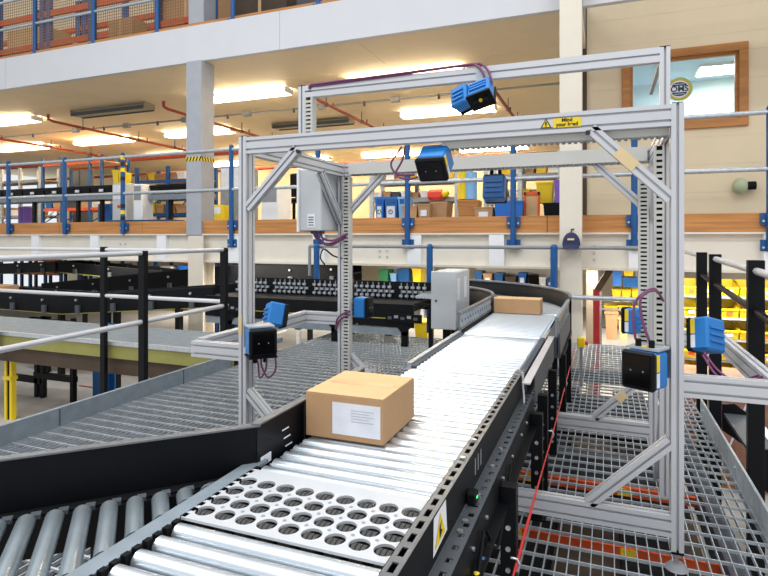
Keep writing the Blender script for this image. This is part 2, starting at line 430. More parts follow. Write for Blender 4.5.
for k, x in enumerate((-3.4, -2.5, -1.6, -0.75, 0.1)):
    MB().box(x, x + 0.4, 0.5, 8.6, -0.7, -0.55).build('cable_tray', BLACKM, ud)  # added dark strips, there only to darken the void
# walkway running off to the left, olive edge beam
wk = thing('floor_walkway_left', 'grey walkway with an olive edge beam and black railing', None, (-10, 6.4, -0.1), kind='structure')
MB().box(-20, -4.34, 5.86, 7.0, 0.1, 0.16).build('deck', GALV_DARK, wk)
MB().box(-20, -4.34, 5.8, 5.86, 0.12, 0.175).build('edge_strip', GALV, wk)
MB().box(-20, -4.34, 5.82, 5.86, -0.06, 0.12).build('edge_beam', OLIVE, wk)
MB().box(-20, -4.34, 5.9, 6.95, -0.3, -0.02).build('joist', BROWN, wk)  # brown slab put in for the shade under the walkway
# ---------------------------------------------------------------- scanner gantry of slotted aluminium profile
A = 0.055
P1 = profile(A, A, 1, 1)
P12 = profile(A, 0.104, 1, 2)        # tall section
P21 = profile(A, 0.1, 1, 2)
gt = thing('scanner_gantry', 'aluminium profile scanner gantry straddling the roller conveyor', 'gantry', (-0.92, 3.7, 0))
def member(name, pr, p0, p1, up):
    return MB().ext(pr, p0, p1, up).build(name, ALU, gt)
XL, XR = -2.158, 0.3225
YF, YT, YR = 3.047, 3.63, 4.48
# posts: front pair is deep along the conveyor
for x, y, z0, z1 in ((XL, YF, 0.1, 2.25), (XR, YF, 0.1, 2.245)):
    p = member('post', P21, (x, y, z0), (x, y, z1), (0, 1, 0))
    MB().box(x - A / 2, x + A / 2, y - 0.05, y + 0.05, z0 - 0.012, z0).build('end_cap', BLACKM, p)
    MB().box(x - A / 2 + .003, x + A / 2 - .003, y - 0.047, y + 0.047, z1, z1 + 0.004).build('end_cap', BLACKM, p)
    f = MB().cyl((x, y, 0.02), (x, y, z0), 0.011, 10).build('foot_screw', STEELB, gt)
    MB().cyl((x, y, 0.0), (x, y, 0.025), 0.055, 16, 0.03).build('foot_plate', GREYM, f)
for x in (XL, XR):
    p = member('post', P21, (x, YR, 0.1), (x, YR, 2.25), (0, 1, 0))
    f = MB().cyl((x, YR, 0.02), (x, YR, 0.1), 0.011, 10).build('foot_screw', STEELB, gt)
    MB().cyl((x, YR, 0.0), (x, YR, 0.025), 0.055, 16, 0.03).build('foot_plate', GREYM, f)
tp = member('post', P1, (-2.072, YT, 2.245), (-2.072, YT, 2.715), (0, 1, 0))
MB().box(-2.0995, -2.0445, YT - .0275, YT + .0275, 2.715, 2.72).build('end_cap', BLACKM, tp)
tp = member('post', P1, (XR, YT, 0.1), (XR, YT, 2.705), (0, 1, 0))
MB().box(XR - .0275, XR + .0275, YT - .0275, YT + .0275, 2.705, 2.71).build('end_cap', BLACKM, tp)
# beams
fb = member('front_beam', P12, (XL + A / 2, YF - 0.02, 2.19), (XR - A / 2, YF - 0.02, 2.19), (0, 0, 1))
member('rear_beam', P12, (XL + A / 2, YR, 2.195), (XR - A / 2, YR, 2.195), (0, 0, 1))
member('upper_beam', profile(A, 0.085, 1, 1), (-2.0445, YT, 2.672), (XR - A / 2, YT, 2.664), (0, 0, 1))
for x in (XL, XR):
    member('side_beam', P12, (x, YF + 0.05, 2.19), (x, YR - 0.05, 2.19), (0, 0, 1))
for y in (YF, YR):
    member('floor_beam', P12, (-0.46, y - 0.02, 0.216), (XR - A / 2, y - 0.02, 0.216), (0, 0, 1))
    member('floor_beam', P12, (XL + A / 2, y - 0.02, 0.216), (-1.32, y - 0.02, 0.216), (0, 0, 1))
    member('floor_brace', P1, (-0.075, y - 0.02, 0.262), (XR - A / 2, y - 0.02, 0.62), (0, -1, 0))
    member('floor_brace', P1, (-1.75, y - 0.02, 0.262), (XL + A / 2, y - 0.02, 0.62), (0, -1, 0))
    member('head_brace', P1, (XL + A / 2, y - 0.02, 1.79), (-1.765, y - 0.02, 2.15), (0, -1, 0))
    member('head_brace', P1, (XR - A / 2, y - 0.02, 1.79), (-0.065, y - 0.02, 2.15), (0, -1, 0))
for x in (XL, XR):
    member('head_brace', P1, (x, YR - 0.05, 1.74), (x, YR - 0.43, 2.14), (1, 0, 0))
member('floor_brace', P1, (XR, YT + 0.02, 0.6), (XR, YR - .4, 0.03), (1, 0, 0))
# side arms that carry the low scanners
member('arm', P12, (-2.567, YF - 0.02, 0.862), (XL - A / 2, YF - 0.02, 0.862), (0, 0, 1))
member('arm', P12, (-2.54, YF + 0.02, 0.872), (-2.54, YR + 0.028, 0.885), (0, 0, 1))
member('arm', P12, (-2.512, YR, 0.885), (XL - A / 2, YR, 0.885), (0, 0, 1))
member('arm', P12, (XR + A / 2, YF - 0.02, 0.895), (0.9, YF - 0.02, 0.895), (0, 0, 1))
member('arm', P12, (0.735, YF + 0.015, 0.895), (0.735, YR + 0.028, 0.895), (0, 0, 1))
member('arm', P12, (XR + A / 2, YR, 0.895), (0.707, YR, 0.895), (0, 0, 1))
MB().bar((XR - 0.02, YT + 0.03, 2.63), (XR - 0.03, 4.25, 2.6), 0.02, 0.035).build('stay_bar', GREYM, gt)
MB().box(-0.78, -0.69, YT - 0.035, YT - 0.0275, 2.5, 2.68).build('scanner_bracket', GALV, gt)
# pieces of beige tape and brackets
MB().box(-2.186, -2.16, 2.9945, 2.9965, 0.98, 1.1).build('tape', TAPEB, gt)
d = Vector((-0.065 - (XR - A / 2), 0, 2.15 - 1.79)).normalized()
q = Vector((XR - A / 2, 2.998, 1.79)) + d * 0.22
MB().bar(q, q + d * 0.12, A + 0.002, 0.003, (0, -1, 0)).build('tape', TAPEB, gt)
d = Vector((XR - A / 2 + 0.075, 0, 0.358)).normalized()
q = Vector((-0.075, YR - 0.05, 0.262)) + d * 0.22
MB().bar(q, q + d * 0.08, A + 0.002, 0.003, (0, -1, 0)).build('tape', TAPEB, gt)
for x, z in ((-1.75, 2.13), (-0.08, 2.13)):
    MB().cyl((x, 2.99, z), (x, 3.005, z), 0.012, 8).build('bolt_head', ALU_DARK, gt)
# warning signs on the front beam
yF = YF - 0.02 - A / 2 - 0.002
s1 = MB().add([(-0.312, yF, 2.167), (-0.255, yF, 2.167), (-0.2835, yF, 2.218)], [(0, 1, 2)]).build('warning_triangle', INK, gt)
MB().add([(-0.303, yF - .001, 2.172), (-0.264, yF - .001, 2.172), (-0.2835, yF - .001, 2.208)], [(0, 1, 2)]).build('warning_field', YEL, s1)
s2 = MB().box(-0.2875, -0.2795, yF - .003, yF - .0015, 2.182, 2.198).build('exclamation_mark', INK, s1)
MB().box(-0.2865, -0.2805, yF - .003, yF - .0015, 2.175, 2.179).build('exclamation_dot', INK, s1)
sg = MB().box(-0.248, -0.112, yF, yF + 0.002, 2.166, 2.213).build('warning_label', YEL, gt)
tm = text_mesh('Mind\nyour head', 0.026); tm.materials.append(INK)
to = inst('lettering', tm, sg, Vector((-0.18, yF - 0.002, 2.191)) - gt.location, (math.pi / 2, 0, 0))
# slotted cable ducts
def duct(x0, x1, y, z0, z1, face, dep=0.06, pitch=0.03, name='cable_duct'):
    """upright duct; its slotted sides face -y"""
    o = MB().box(x0, x1, y, y + 0.006, z0, z1).box(x0, x0 + 0.004, y - dep, y, z0, z1).box(x1 - 0.004, x1, y - dep, y, z0, z1).build(name, DUCT, gt)
    mb = MB(); n = int((z1 - z0) / pitch); xm = (x0 + x1) / 2; w = (x1 - x0)
    for k in range(n):
        z = z0 + (k + 0.2) * pitch
        mb.box(x0 + 0.004, x1 - 0.004, y - dep, y - dep + 0.004, z, z + pitch * 0.58)
    mb.box(x0 + 0.004, x0 + w * 0.2, y - dep - 0.001, y - dep, z0, z1).box(x1 - w * 0.2, x1 - 0.004, y - dep - 0.001, y - dep, z0, z1)
    p = mb.build('slotted_cover', DUCT, o); p['kind'] = 'stuff'
    MB().box(x0 + 0.006, x1 - 0.006, y - 0.01, y - 0.004, z0, z1).build('painted_duct_shade', BLACKM, o)  # black strip painted in for the shade inside the duct
duct(-2.042, -1.978, YT + 0.02, 2.25, 2.63, -1)
duct(-2.125, -2.06, YR - 0.02, 0.25, 2.13, -1)
duct(0.262, 0.32 - A / 2 + .02, YT - 0.04, 0.95, 2.13, -1, pitch=0.034)
duct(0.222, 0.29, YR - 0.04, 0.72, 2.1, -1, pitch=0.03)
# duct along the rear beam and below the front beam
o = MB().box(-2.06, 0.28, YR - 0.095, YR - 0.03, 2.15, 2.25).build('cable_duct', DUCT, gt)
mb = MB()
for k in range(76): mb.box(-2.04 + k * 0.03, -2.04 + k * 0.03 + 0.012, YR - 0.09, YR - 0.035, 2.142, 2.15)
p = mb.build('slotted_edge', GREYM, o); p['kind'] = 'stuff'
o = MB().box(-0.85, 0.29, YF - 0.005, YF + 0.05, 2.1, 2.137).build('cable_duct', DUCT, gt)
mb = MB()
for k in range(38): mb.box(-0.84 + k * 0.03, -0.84 + k * 0.03 + 0.016, YF - 0.008, YF + 0.045, 2.092, 2.1)
p = mb.build('slotted_edge', GREYM, o); p['kind'] = 'stuff'

# ---------------------------------------------------------------- scanners
def scanner(label, loc, rot, w=0.17, h=0.19, d=0.15, dark=False, plug='top', bracket=True):
    """local: window faces -y, origin at its base centre"""
    s = thing('barcode_scanner', label, 'scanner', loc, 'barcode scanners on the gantry', rot=rot)
    bl = BLUE_D if dark else BLUE
    b = MB().cbox(-w / 2, w / 2, 0.03, d, 0, h, 0.012).build('body', bl, s, True)
    MB().cbox(-w / 2 - 0.003, w / 2 + 0.003, 0, 0.032, -0.003, h + 0.003, 0.01).build('head', BLACK, s, True)
    MB().box(-w / 2 + 0.016, w / 2 - 0.016, -0.002, 0.001, 0.016, h - 0.016).build('reading_window', GLOSSB, s, True)
    for k in range(3): MB().box(-w / 2 + 0.02, w / 2 - 0.02, d, d + 0.012, h * (0.25 + 0.2 * k), h * (0.25 + 0.2 * k) + 0.012).build('cooling_fin', bl, s, True)
    MB().box(w / 2 - 0.001, w / 2 + 0.0015, 0.034, 0.062, h * 0.5, h * 0.95).build('warning_label', YEL, s, True)
    MB().box(w / 2 - 0.001, w / 2 + 0.0015, 0.034, 0.062, h * 0.08, h * 0.46).build('type_label', PAPER, s, True)
    for k in (-1, 1):
        MB().cyl((0.03 * k, -0.003, h * 0.5), (0.03 * k, -0.001, h * 0.5), 0.004, 8).build('led', GREYM, s, True)
    sg = 1 if plug == 'top' else -1; z0 = h if sg > 0 else 0
    if plug == 'bottom': MB().box(-w / 2 - 0.004, w / 2 + 0.004, 0.0, d, -0.012, 0.0).build('connector_plate', BLACK, s, True)
    for k in (-0.035, 0.03) if plug != 'none' else ():
        c = MB().cyl((k, d * 0.55, z0), (k, d * 0.55, z0 + sg * 0.05), 0.014, 10).build('connector', BLACKM, s, True)
    if plug != 'none': MB().cyl((0.0, d * 0.55, z0), (0.0, d * 0.55, z0 + sg * 0.02), 0.012, 10).build('knob', YEL, s, True)
    if bracket:
        MB().box(-w / 2, w / 2, d * 0.3, d + 0.05, h + 0.006, h + 0.016).box(-w / 2, w / 2, d + 0.04, d + 0.05, h * 0.2, h + 0.016).build('bracket', GALV, s, True)
    return s
R = math.radians
scanner('blue scanner with black window hanging under the front beam of the gantry', (-0.895, 3.03, 1.915), (R(40), 0, R(-3)), 0.165, 0.145, 0.17, plug='none', bracket=False)
scanner('blue scanner tilted on the upper beam, its plugs facing down', (-0.71, 3.55, 2.435), (R(40), R(14), R(172)), 0.15, 0.14, 0.12, plug='bottom', bracket=False)
scanner('blue scanner head beside the plugs of the upper beam scanner', (-0.815, 3.6, 2.42), (R(14), R(14), R(158)), 0.125, 0.14, 0.13, plug='none', bracket=False)
scanner('dark blue finned scanner hanging below the rear beam, back turned to us', (-0.82, 4.56, 1.88), (R(12), 0, R(180)), 0.17, 0.2, 0.16, True, bracket=False)
scanner('blue scanner with large black window low on the near right gantry post', (0.14, 2.9, 0.885), (0, 0, R(-30)), 0.155, 0.175, 0.15)
scanner('blue scanner leaning on the right side arm by the black railing', (0.475, 3.6, 0.95), (R(14), R(-14), R(-140)), 0.14, 0.185, 0.14, plug='none', bracket=False)
scanner('blue scanner on the far right gantry post, purple cables curving over it', (0.13, 4.33, 0.93), (0, 0, R(-125)), 0.1, 0.18, 0.1, plug='none', bracket=False)
scanner('blue scanner with black window low on the near left gantry post', (-1.945, 2.92, 0.872), (0, 0, R(47)), 0.165, 0.165, 0.15, plug='bottom')
scanner('bright blue scanner tilted upward on the left side arm', (-2.22, 3.6, 0.93), (R(14), R(14), R(140)), 0.13, 0.17, 0.15, plug='none', bracket=False)
scanner('blue scanner on the far left gantry post beside the slotted duct', (-1.9, 4.5, 0.905), (0, 0, R(88)), 0.13, 0.175, 0.14, plug='none', bracket=False)
scanner('narrow blue scanner mostly hidden behind the far left gantry post', (-2.1, 4.565, 1.05), (0, 0, R(85)), 0.06, 0.2, 0.1, plug='none', bracket=False)

# ---------------------------------------------------------------- cables
def spline(pts, n=8):
    pts = [Vector(p) for p in pts]; out = []
    for i in range(len(pts) - 1):
        p0 = pts[max(i - 1, 0)]; p1 = pts[i]; p2 = pts[i + 1]; p3 = pts[min(i + 2, len(pts) - 1)]
        for k in range(n):
            t = k / n
            out.append(0.5 * ((2 * p1) + (p2 - p0) * t + (2 * p0 - 5 * p1 + 4 * p2 - p3) * t * t + (3 * p1 - p0 - 3 * p2 + p3) * t ** 3))
    out.append(pts[-1]); return out
def cables(label, paths, r=0.007, m=PURPLE, nm='purple_cable'):
    t = thing(nm, label, 'cable', tuple(paths[0][-1]))
    for p in paths: MB().tube(spline(p), r, 6).build('strand', m, t)
    return t
cables('purple cable pair running along the upper gantry beam to its scanner', [
    [(-2.01, YT, 2.64), (-1.99, YT - 0.03, 2.7), (-1.88, YT - .035, 2.705), (-1.3, YT - .035, 2.715), (-0.85, YT - .035, 2.725), (-0.76, YT - 0.06, 2.7), (-0.71, YT - 0.08, 2.6), (-0.74, YT - 0.08, 2.46)],
    [(-2.02, YT, 2.64), (-2.0, YT - 0.03, 2.71), (-1.88, YT - .04, 2.715), (-1.3, YT - .04, 2.722), (-0.82, YT - .04, 2.728), (-0.72, YT - 0.07, 2.7), (-0.67, YT - 0.09, 2.6), (-0.69, YT - 0.08, 2.47)]], 0.008)
cables('thin purple cable loop beside the scanner under the front beam', [
    [(-1.1, 3.07, 2.13), (-1.12, 3.05, 2.09), (-1.16, 3.05, 2.03), (-1.12, 3.05, 1.97), (-1.02, 3.07, 1.965)],
    [(-1.08, 3.07, 2.13), (-1.09, 3.05, 2.05), (-1.13, 3.05, 1.97), (-1.06, 3.05, 1.94), (-1.0, 3.07, 1.95)]], 0.006)
cables('purple cables curving from the slotted duct to the low near right scanner', [
    [(0.14, 3.02, 1.1), (0.13, 3.04, 1.2), (0.15, 3.1, 1.29), (0.24, 3.3, 1.33), (0.3, 3.55, 1.26)],
    [(0.2, 3.0, 1.1), (0.17, 3.04, 1.2), (0.17, 3.1, 1.3), (0.25, 3.3, 1.32), (0.31, 3.55, 1.24)]], 0.007)
cables('purple cable loop hanging below the low near left scanner', [
    [(-2.0, 2.98, 0.87), (-2.0, 2.98, 0.8), (-1.96, 2.99, 0.73), (-1.9, 2.98, 0.78), (-1.9, 2.98, 0.87)],
    [(-1.96, 2.98, 0.87), (-1.97, 2.98, 0.78), (-2.02, 2.99, 0.72), (-2.06, 3.03, 0.8), (-2.1, 3.06, 0.84)]], 0.006)
cables('purple cables drooping from the grey cabinet to the far left gantry post', [
    [(-2.33, 4.25, 1.66), (-2.3, 4.25, 1.6), (-2.22, 4.3, 1.55), (-2.1, 4.42, 1.6), (-2.08, 4.42, 1.62)],
    [(-2.3, 4.25, 1.66), (-2.27, 4.25, 1.58), (-2.18, 4.3, 1.54), (-2.08, 4.42, 1.63)],
    [(-2.25, 4.25, 1.66), (-2.24, 4.25, 1.6), (-2.16, 4.3, 1.58), (-2.07, 4.42, 1.65)]], 0.009)
cables('purple cables wrapped over the slotted duct of the far left post', [
    [(-2.2, 4.42, 0.82), (-2.17, 4.4, 0.9), (-2.1, 4.38, 0.95), (-2.05, 4.4, 0.97)],
    [(-2.2, 4.41, 0.8), (-2.15, 4.39, 0.88), (-2.09, 4.37, 0.92), (-2.05, 4.4, 0.94)]], 0.008)
cables('purple cables trailing from the scanner on the right side arm', [
    [(0.5, 3.45, 0.98), (0.54, 3.3, 0.92), (0.6, 3.2, 0.9), (0.68, 3.12, 0.95)],
    [(0.49, 3.43, 0.97), (0.53, 3.27, 0.9), (0.6, 3.16, 0.89), (0.69, 3.1, 0.95)]], 0.006)
cables('black cable loop at the far rear of the grey cabinet', [
    [(-2.35, 4.5, 1.36), (-2.42, 4.55, 1.42), (-2.36, 4.5, 1.5), (-2.25, 4.48, 1.44), (-2.12, 4.42, 1.42)]], 0.007, BLACKM, 'black_cable')
# control cabinet on the gantry
cb = thing('control_cabinet', 'grey control cabinet mounted on the left side of the gantry', 'cabinet', (-2.31, 4.36, 1.66))
MB().cbox(-2.42, -2.2, 4.15, 4.58, 1.66, 2.18, 0.008).build('enclosure', CABG, cb)
MB().cbox(-2.425, -2.405, 4.13, 4.6, 1.65, 2.19, 0.004).build('door', WHITE, cb)
MB().box(-2.33, -2.26, 4.147, 4.15, 1.69, 1.8).build('type_label', PAPER, cb)
for k in range(4): MB().box(-2.32, -2.27, 4.145, 4.148, 1.705 + 0.022 * k, 1.713 + 0.022 * k).build('printed_line', GREYD, cb)
for k in range(4): MB().cyl((-2.34 + 0.035 * k, 4.25, 1.66), (-2.34 + 0.035 * k, 4.25, 1.635), 0.014, 8).build('cable_gland', GREYD, cb)
# ---------------------------------------------------------------- main roller conveyor
def roller_mesh(L, r, m, n=16):
    mb = MB()
    mb.cyl((0, 0, 0), (L, 0, 0), r, n, caps=False)
    for x0, x1 in ((0, 0.004), (L, L - 0.004)):
        mb.cyl((x0, 0, 0), (x1, 0, 0), r, n, r * 0.86, caps=False)
        mb.cyl((x1, 0, 0), (x0 + (0.004 if x0 else -0.004) * 0, 0, 0), r * 0.86, n, r * 0.3, caps=False)
    mb.cyl((-0.02, 0, 0), (L + 0.02, 0, 0), 0.01, 6)
    return mb.mesh('roller', m)
RL, RR, RZ, RAD, PIT = -1.155, -0.512, 0.741, 0.029, 0.0742
me_roll = roller_mesh(RR - RL, RAD, ZINC)
def slotted_flange(mb, x0, x1, y0, y1, z, pitch, slot, w0, w1, th=0.004, phase=0.0):
    """flat strip along y with real slots cut through it"""
    y = y0 + phase
    ys = []
    while y + slot < y1: ys.append((y, y + slot)); y += pitch
    prev = y0
    for a, b in ys:
        if a > prev: mb.box(x0, x1, prev, a, z - th, z)
        mb.box(x0, w0, a, b, z - th, z).box(w1, x1, a, b, z - th, z); prev = b
    mb.box(x0, x1, prev, y1, z - th, z)
mc = thing('roller_conveyor', 'near roller conveyor with a black slotted side rail carrying the large box', 'conveyor', (-0.83, 2.0, 0))
k = 0; y = 0.33
ys1 = []
while y < 1.31: ys1.append(y); y += PIT
y = 1.735
while y < 3.44: ys1.append(y); y += PIT
for y in ys1: inst('roller', me_roll, mc, Vector((RL, y, RZ)) - mc.location)
mb = MB(); slotted_flange(mb, -0.497, -0.455, 0.2, 3.44, 0.805, 0.0722, 0.045, -0.485, -0.468, phase=0.032)
mb.build('slotted_rail', FRAMEG, mc)  # top flange of the black rail coloured grey for the light from above
MB().box(-0.459, -0.455, 0.2, 3.44, 0.66, 0.803).build('rail_web', BLACK, mc)
MB().box(-0.502, -0.495, 0.2, 3.44, 0.64, 0.8).build('inner_web', BLACK, mc)
mb = MB(); mb.box(-0.455, -0.448, 0.2, 3.44, 0.655, 0.667); slotted_flange(mb, -0.448, -0.398, 0.2, 3.44, 0.662, 0.0722, 0.026, -0.432, -0.412)
mb.build('lower_flange', GREYD, mc)
MB().box(-0.402, -0.396, 0.2, 3.44, 0.53, 0.66).build('lower_web', BLACK, mc)
MB().box(-0.396, -0.36, 0.2, 3.44, 0.526, 0.534).build('bottom_flange', BLACK, mc)
bolt_t = MB().cyl((0, 0, 0), (0, 0, 0.007), 0.0105, 8).mesh('bolt_head', STEELB)
bolt_s = MB().cyl((0, 0, 0), (0.007, 0, 0), 0.008, 8).mesh('bolt_head', STEELB)
for y in (0.9, 1.98, 2.17, 2.85, 3.3): inst('bolt_head', bolt_t, mc, Vector((-0.476, y, 0.805)) - mc.location)
for y in (1.35, 1.75, 1.82, 2.02, 2.3, 2.5, 2.75): inst('bolt_head', bolt_t, mc, Vector((-0.43, y, 0.662)) - mc.location)
for y in (1.5, 1.78, 2.0, 2.35, 2.6, 2.9, 3.1): inst('bolt_head', bolt_s, mc, Vector((-0.396, y, 0.6)) - mc.location)
sk = MB().add([(-0.4535, 1.53, 0.69), (-0.4535, 1.68, 0.70), (-0.4535, 1.665, 0.80), (-0.4535, 1.535, 0.80)], [(0, 1, 2, 3)]).build('warning_sticker', PAPER, mc)
MB().add([(-0.452, 1.545, 0.705), (-0.452, 1.655, 0.71), (-0.452, 1.6, 0.79)], [(0, 1, 2)]).build('warning_triangle', YEL, sk)
MB().add([(-0.451, 1.59, 0.715), (-0.451, 1.62, 0.73), (-0.451, 1.587, 0.75), (-0.451, 1.612, 0.765), (-0.451, 1.597, 0.735)], [(0, 1, 2), (2, 3, 4)]).build('hand_symbol', INK, sk)
for y in (2.08, 2.13, 2.18): MB().box(-0.4545, -0.453, y, y + 0.012, 0.71, 0.77).build('cooling_slot', GREYM, mc)
sb = MB().cbox(-0.452, -0.42, 1.93, 1.985, 0.664, 0.705, 0.004).build('sensor', BLACKM, mc); MB().box(-0.42, -0.418, 1.95, 1.965, 0.684, 0.691).build('green_light', mat('green_led', (60, 220, 110), 0.4, emit=1.5), sb)
for y, lo in ((1.25, 0), (2.3, 0), (3.3, 0), (0.5, 0)):
    lg = MB().box(-0.392, -0.33, y - 0.03, y + 0.03, lo, 0.6).build('leg', BLACK, mc)
    MB().box(-0.41, -0.31, y - 0.045, y + 0.045, lo, lo + 0.012).build('foot_plate', BLACK, lg)
    for j in range(5):
        MB().cyl((-0.361, y - 0.03, 0.1 + 0.085 * j), (-0.361, y - 0.037, 0.1 + 0.085 * j), 0.0105, 8).build('bolt_head', STEELB, lg)
    MB().box(-0.55, -0.392, y - 0.025, y + 0.025, 0.38, 0.48).build('cross_stay', BLACKM, lg)
for y in (1.25, 2.05, 3.36):
    MB().box(-1.22, -1.17, y - 0.035, y + 0.035, 0, 0.66).build('leg', BLACK, mc)
for k, (ya, yb) in enumerate(((1.5, 1.9), (1.95, 2.5))):
    mb = MB().tube(spline([(-0.385, ya, 0.58), (-0.37, ya + 0.12, 0.5 - 0.04 * k), (-0.375, (ya + yb) / 2 + .05, 0.52), (-0.385, yb, 0.6)]), 0.006, 6)
    mb.build('wiring', BLACKM, mc)
for k in range(4): MB().cyl((-0.38, 1.62 + 0.09 * k, 0.50), (-0.38, 1.68 + 0.09 * k, 0.53), 0.012, 8).build('plug', (STEELB, YEL, BLUE_D, BLACKM)[k], mc)
MB().cbox(-0.395, -0.37, 2.35, 2.6, 0.36, 0.5, 0.005).build('drive_box', GREYM, mc)
# left hand side of the near section: flat strip, toothed edge, guard
MB().box(-1.238, -1.178, 0.2, 1.8, 0.758, 0.768).build('side_strip', GALV_DARK, mc)
mb = MB().box(-1.178, -1.165, 0.2, 3.44, 0.66, 0.745)
y = 0.22
while y < 1.72: mb.box(-1.178, -1.16, y, y + 0.022, 0.745, 0.772); y += 0.037
mb.build('toothed_edge', BLACKM, mc)
MB().box(-1.238, -1.228, 0.2, 1.72, 0.6, 0.758).build('strip_web', BLACK, mc)
g = MB().box(-1.208, -1.196, 1.755, 2.75, 0.62, 0.905).build('side_guard', BLACK, mc)
MB().box(-1.225, -1.19, 1.755, 2.75, 0.905, 0.911).build('guard_lip', FRAMEG, g)
for k in range(3): MB().box(-1.1962, -1.1945, 1.925 + 0.012 * k, 1.975 + 0.012 * k, 0.83 - 0.035 * k, 0.835 - 0.035 * k).build('printed_mark', PAPER, g)
MB().box(-1.1962, -1.1945, 1.775, 1.845, 0.745, 0.78).build('type_label', PAPER, g)
MB().box(-1.1962, -1.194, 2.1, 2.104, 0.62, 0.905).build('guard_joint', GREYD, g)

# perforated diverter plate with its wheels
dv = thing('diverter_plate', 'white perforated plate with small dark wheels set into the rollers', 'diverter', (-0.84, 1.49, 0.7))
HX = [-1.13 + 0.0733 * i for i in range(9)]; HY = [1.383 + 0.0733 * j for j in range(4)]
def holed_plate(HX, HY, x0, x1, y0, y1, z, hr, th, pitch, n=20):
    mb = MB(); h = pitch / 2
    for cx in HX:
        for cy in HY:
            sq = []; ci = []; cb = []
            for k in range(n):
                a = 2 * math.pi * (k + 0.5) / n; c, s = math.cos(a), math.sin(a); f = h / max(abs(c), abs(s))
                sq.append((cx + c * f, cy + s * f, z)); ci.append((cx + c * hr, cy + s * hr, z)); cb.append((cx + c * hr, cy + s * hr, z - th))
            # square corners
            mb.add(sq + ci, [(k, (k + 1) % n, (k + 1) % n + n, k + n) for k in range(n)])
            for sx in (1, -1):
                for sy in (1, -1):
                    pts = [p for p in sq if (p[0] - cx) * sx > 0 and (p[1] - cy) * sy > 0]
                    pa = min(pts, key=lambda p: -abs(p[0] - cx)); pb = min(pts, key=lambda p: -abs(p[1] - cy))
                    q = sorted(pts, key=lambda p: math.hypot(p[0] - cx - sx * h, p[1] - cy - sy * h))[:2]
                    mb.add([(cx + sx * h, cy + sy * h, z), q[0], q[1]], [(0, 1, 2)])
            mb.add(ci + cb, [(k, (k + 1) % n, (k + 1) % n + n, k + n) for k in range(n)])
    gx0, gx1, gy0, gy1 = HX[0] - h, HX[-1] + h, HY[0] - h, HY[-1] + h
    mb.box(x0, gx0, y0, y1, z - th, z).box(gx1, x1, y0, y1, z - th, z).box(gx0, gx1, y0, gy0, z - th, z).box(gx0, gx1, gy1, y1, z - th, z)
    return mb
holed_plate(HX, HY, -1.172, -0.505, 1.326, 1.697, 0.772, 0.0305, 0.008, 0.0733).build('top_plate', PLATEW, dv)
MB().box(-1.165, -0.508, 1.34, 1.69, 0.70, 0.706).build('base_plate', BLACKM, dv)
wm = MB()
for k in (-1, 0, 1): wm.cyl((-0.006 + 0.015 * k, 0, 0), (0.006 + 0.015 * k, 0, 0), 0.026, 14)
wm.cyl((-0.026, 0, 0), (0.026, 0, 0), 0.008, 8)
me_w = wm.mesh('diverter_wheel', RUBBER)
for i, x in enumerate(HX):
    for y in HY: inst('wheel', me_w, dv, Vector((x, y, 0.745)) - dv.location, (0, 0, R(-4)))
screw = MB().cyl((0, 0, 0), (0, 0, 0.001), 0.006, 8).mesh('plate_screw', GREYM)
for i in range(8):
    for j in range(3):
        inst('screw', screw, dv, Vector((HX[i] + 0.0366, HY[j] + 0.0366, 0.772)) - dv.location)

# second straight section and the divert section up to the curve
m2 = thing('roller_conveyor', 'middle roller conveyor section with a pale toothed side rail', 'conveyor', (-0.8, 4.1, 0))
y = 3.475
while y < 4.8: inst('roller', me_roll, m2, Vector((RL, y, RZ)) - m2.location); y += PIT
for sx, name in ((-1, 'left_rail'), (1, 'right_rail')):
    xa = -1.2 if sx < 0 else -0.5
    MB().box(xa, xa + (0.03 if sx < 0 else 0.06), 3.45, 4.8, 0.6, 0.79 if sx < 0 else 0.74).build('rail', GREYD if sx > 0 else GALV, m2)
    mb = MB(); y = 3.46
    xt = -1.17 if sx < 0 else -0.49
    while y < 4.79: mb.cyl((xt, y, 0.765), (xt + 0.035, y, 0.765), 0.015, 8); y += PIT / 2 * 1.0
    mb.build('toothed_belt', GREYD, m2)
MB().box(-0.432, -0.388, 3.2, 4.8, 0.782, 0.79).build('rail_lip', ALU, m2)
MB().box(-0.396, -0.39, 3.46, 4.8, 0.6, 0.782).build('rail_web', GREYD, m2)
br = MB().tube([(-0.44, 3.28, 0.83), (-0.44, 3.28, 0.76), (-0.43, 3.25, 0.7), (-0.43, 3.25, 0.62)], 0.008, 8).build('hook_bracket', STEELB, m2)
for y in (3.6, 4.3):
    for xx in (-1.2, -0.392):
        lg = MB().box(xx, xx + 0.06, y, y + 0.06, 0, 0.62).build('leg', BLACK, m2)
        for j in range(5): MB().cyl((xx + 0.03, y, 0.1 + 0.085 * j), (xx + 0.03, y - 0.007, 0.1 + 0.085 * j), 0.0105, 8).build('bolt_head', STEELB, lg)
m3 = thing('roller_conveyor', 'far roller conveyor section between slatted side guards', 'conveyor', (-0.8, 5.6, 0))
y = 4.8848
while y < 6.3: inst('roller', me_roll, m3, Vector((RL, y, RZ)) - m3.location); y += PIT
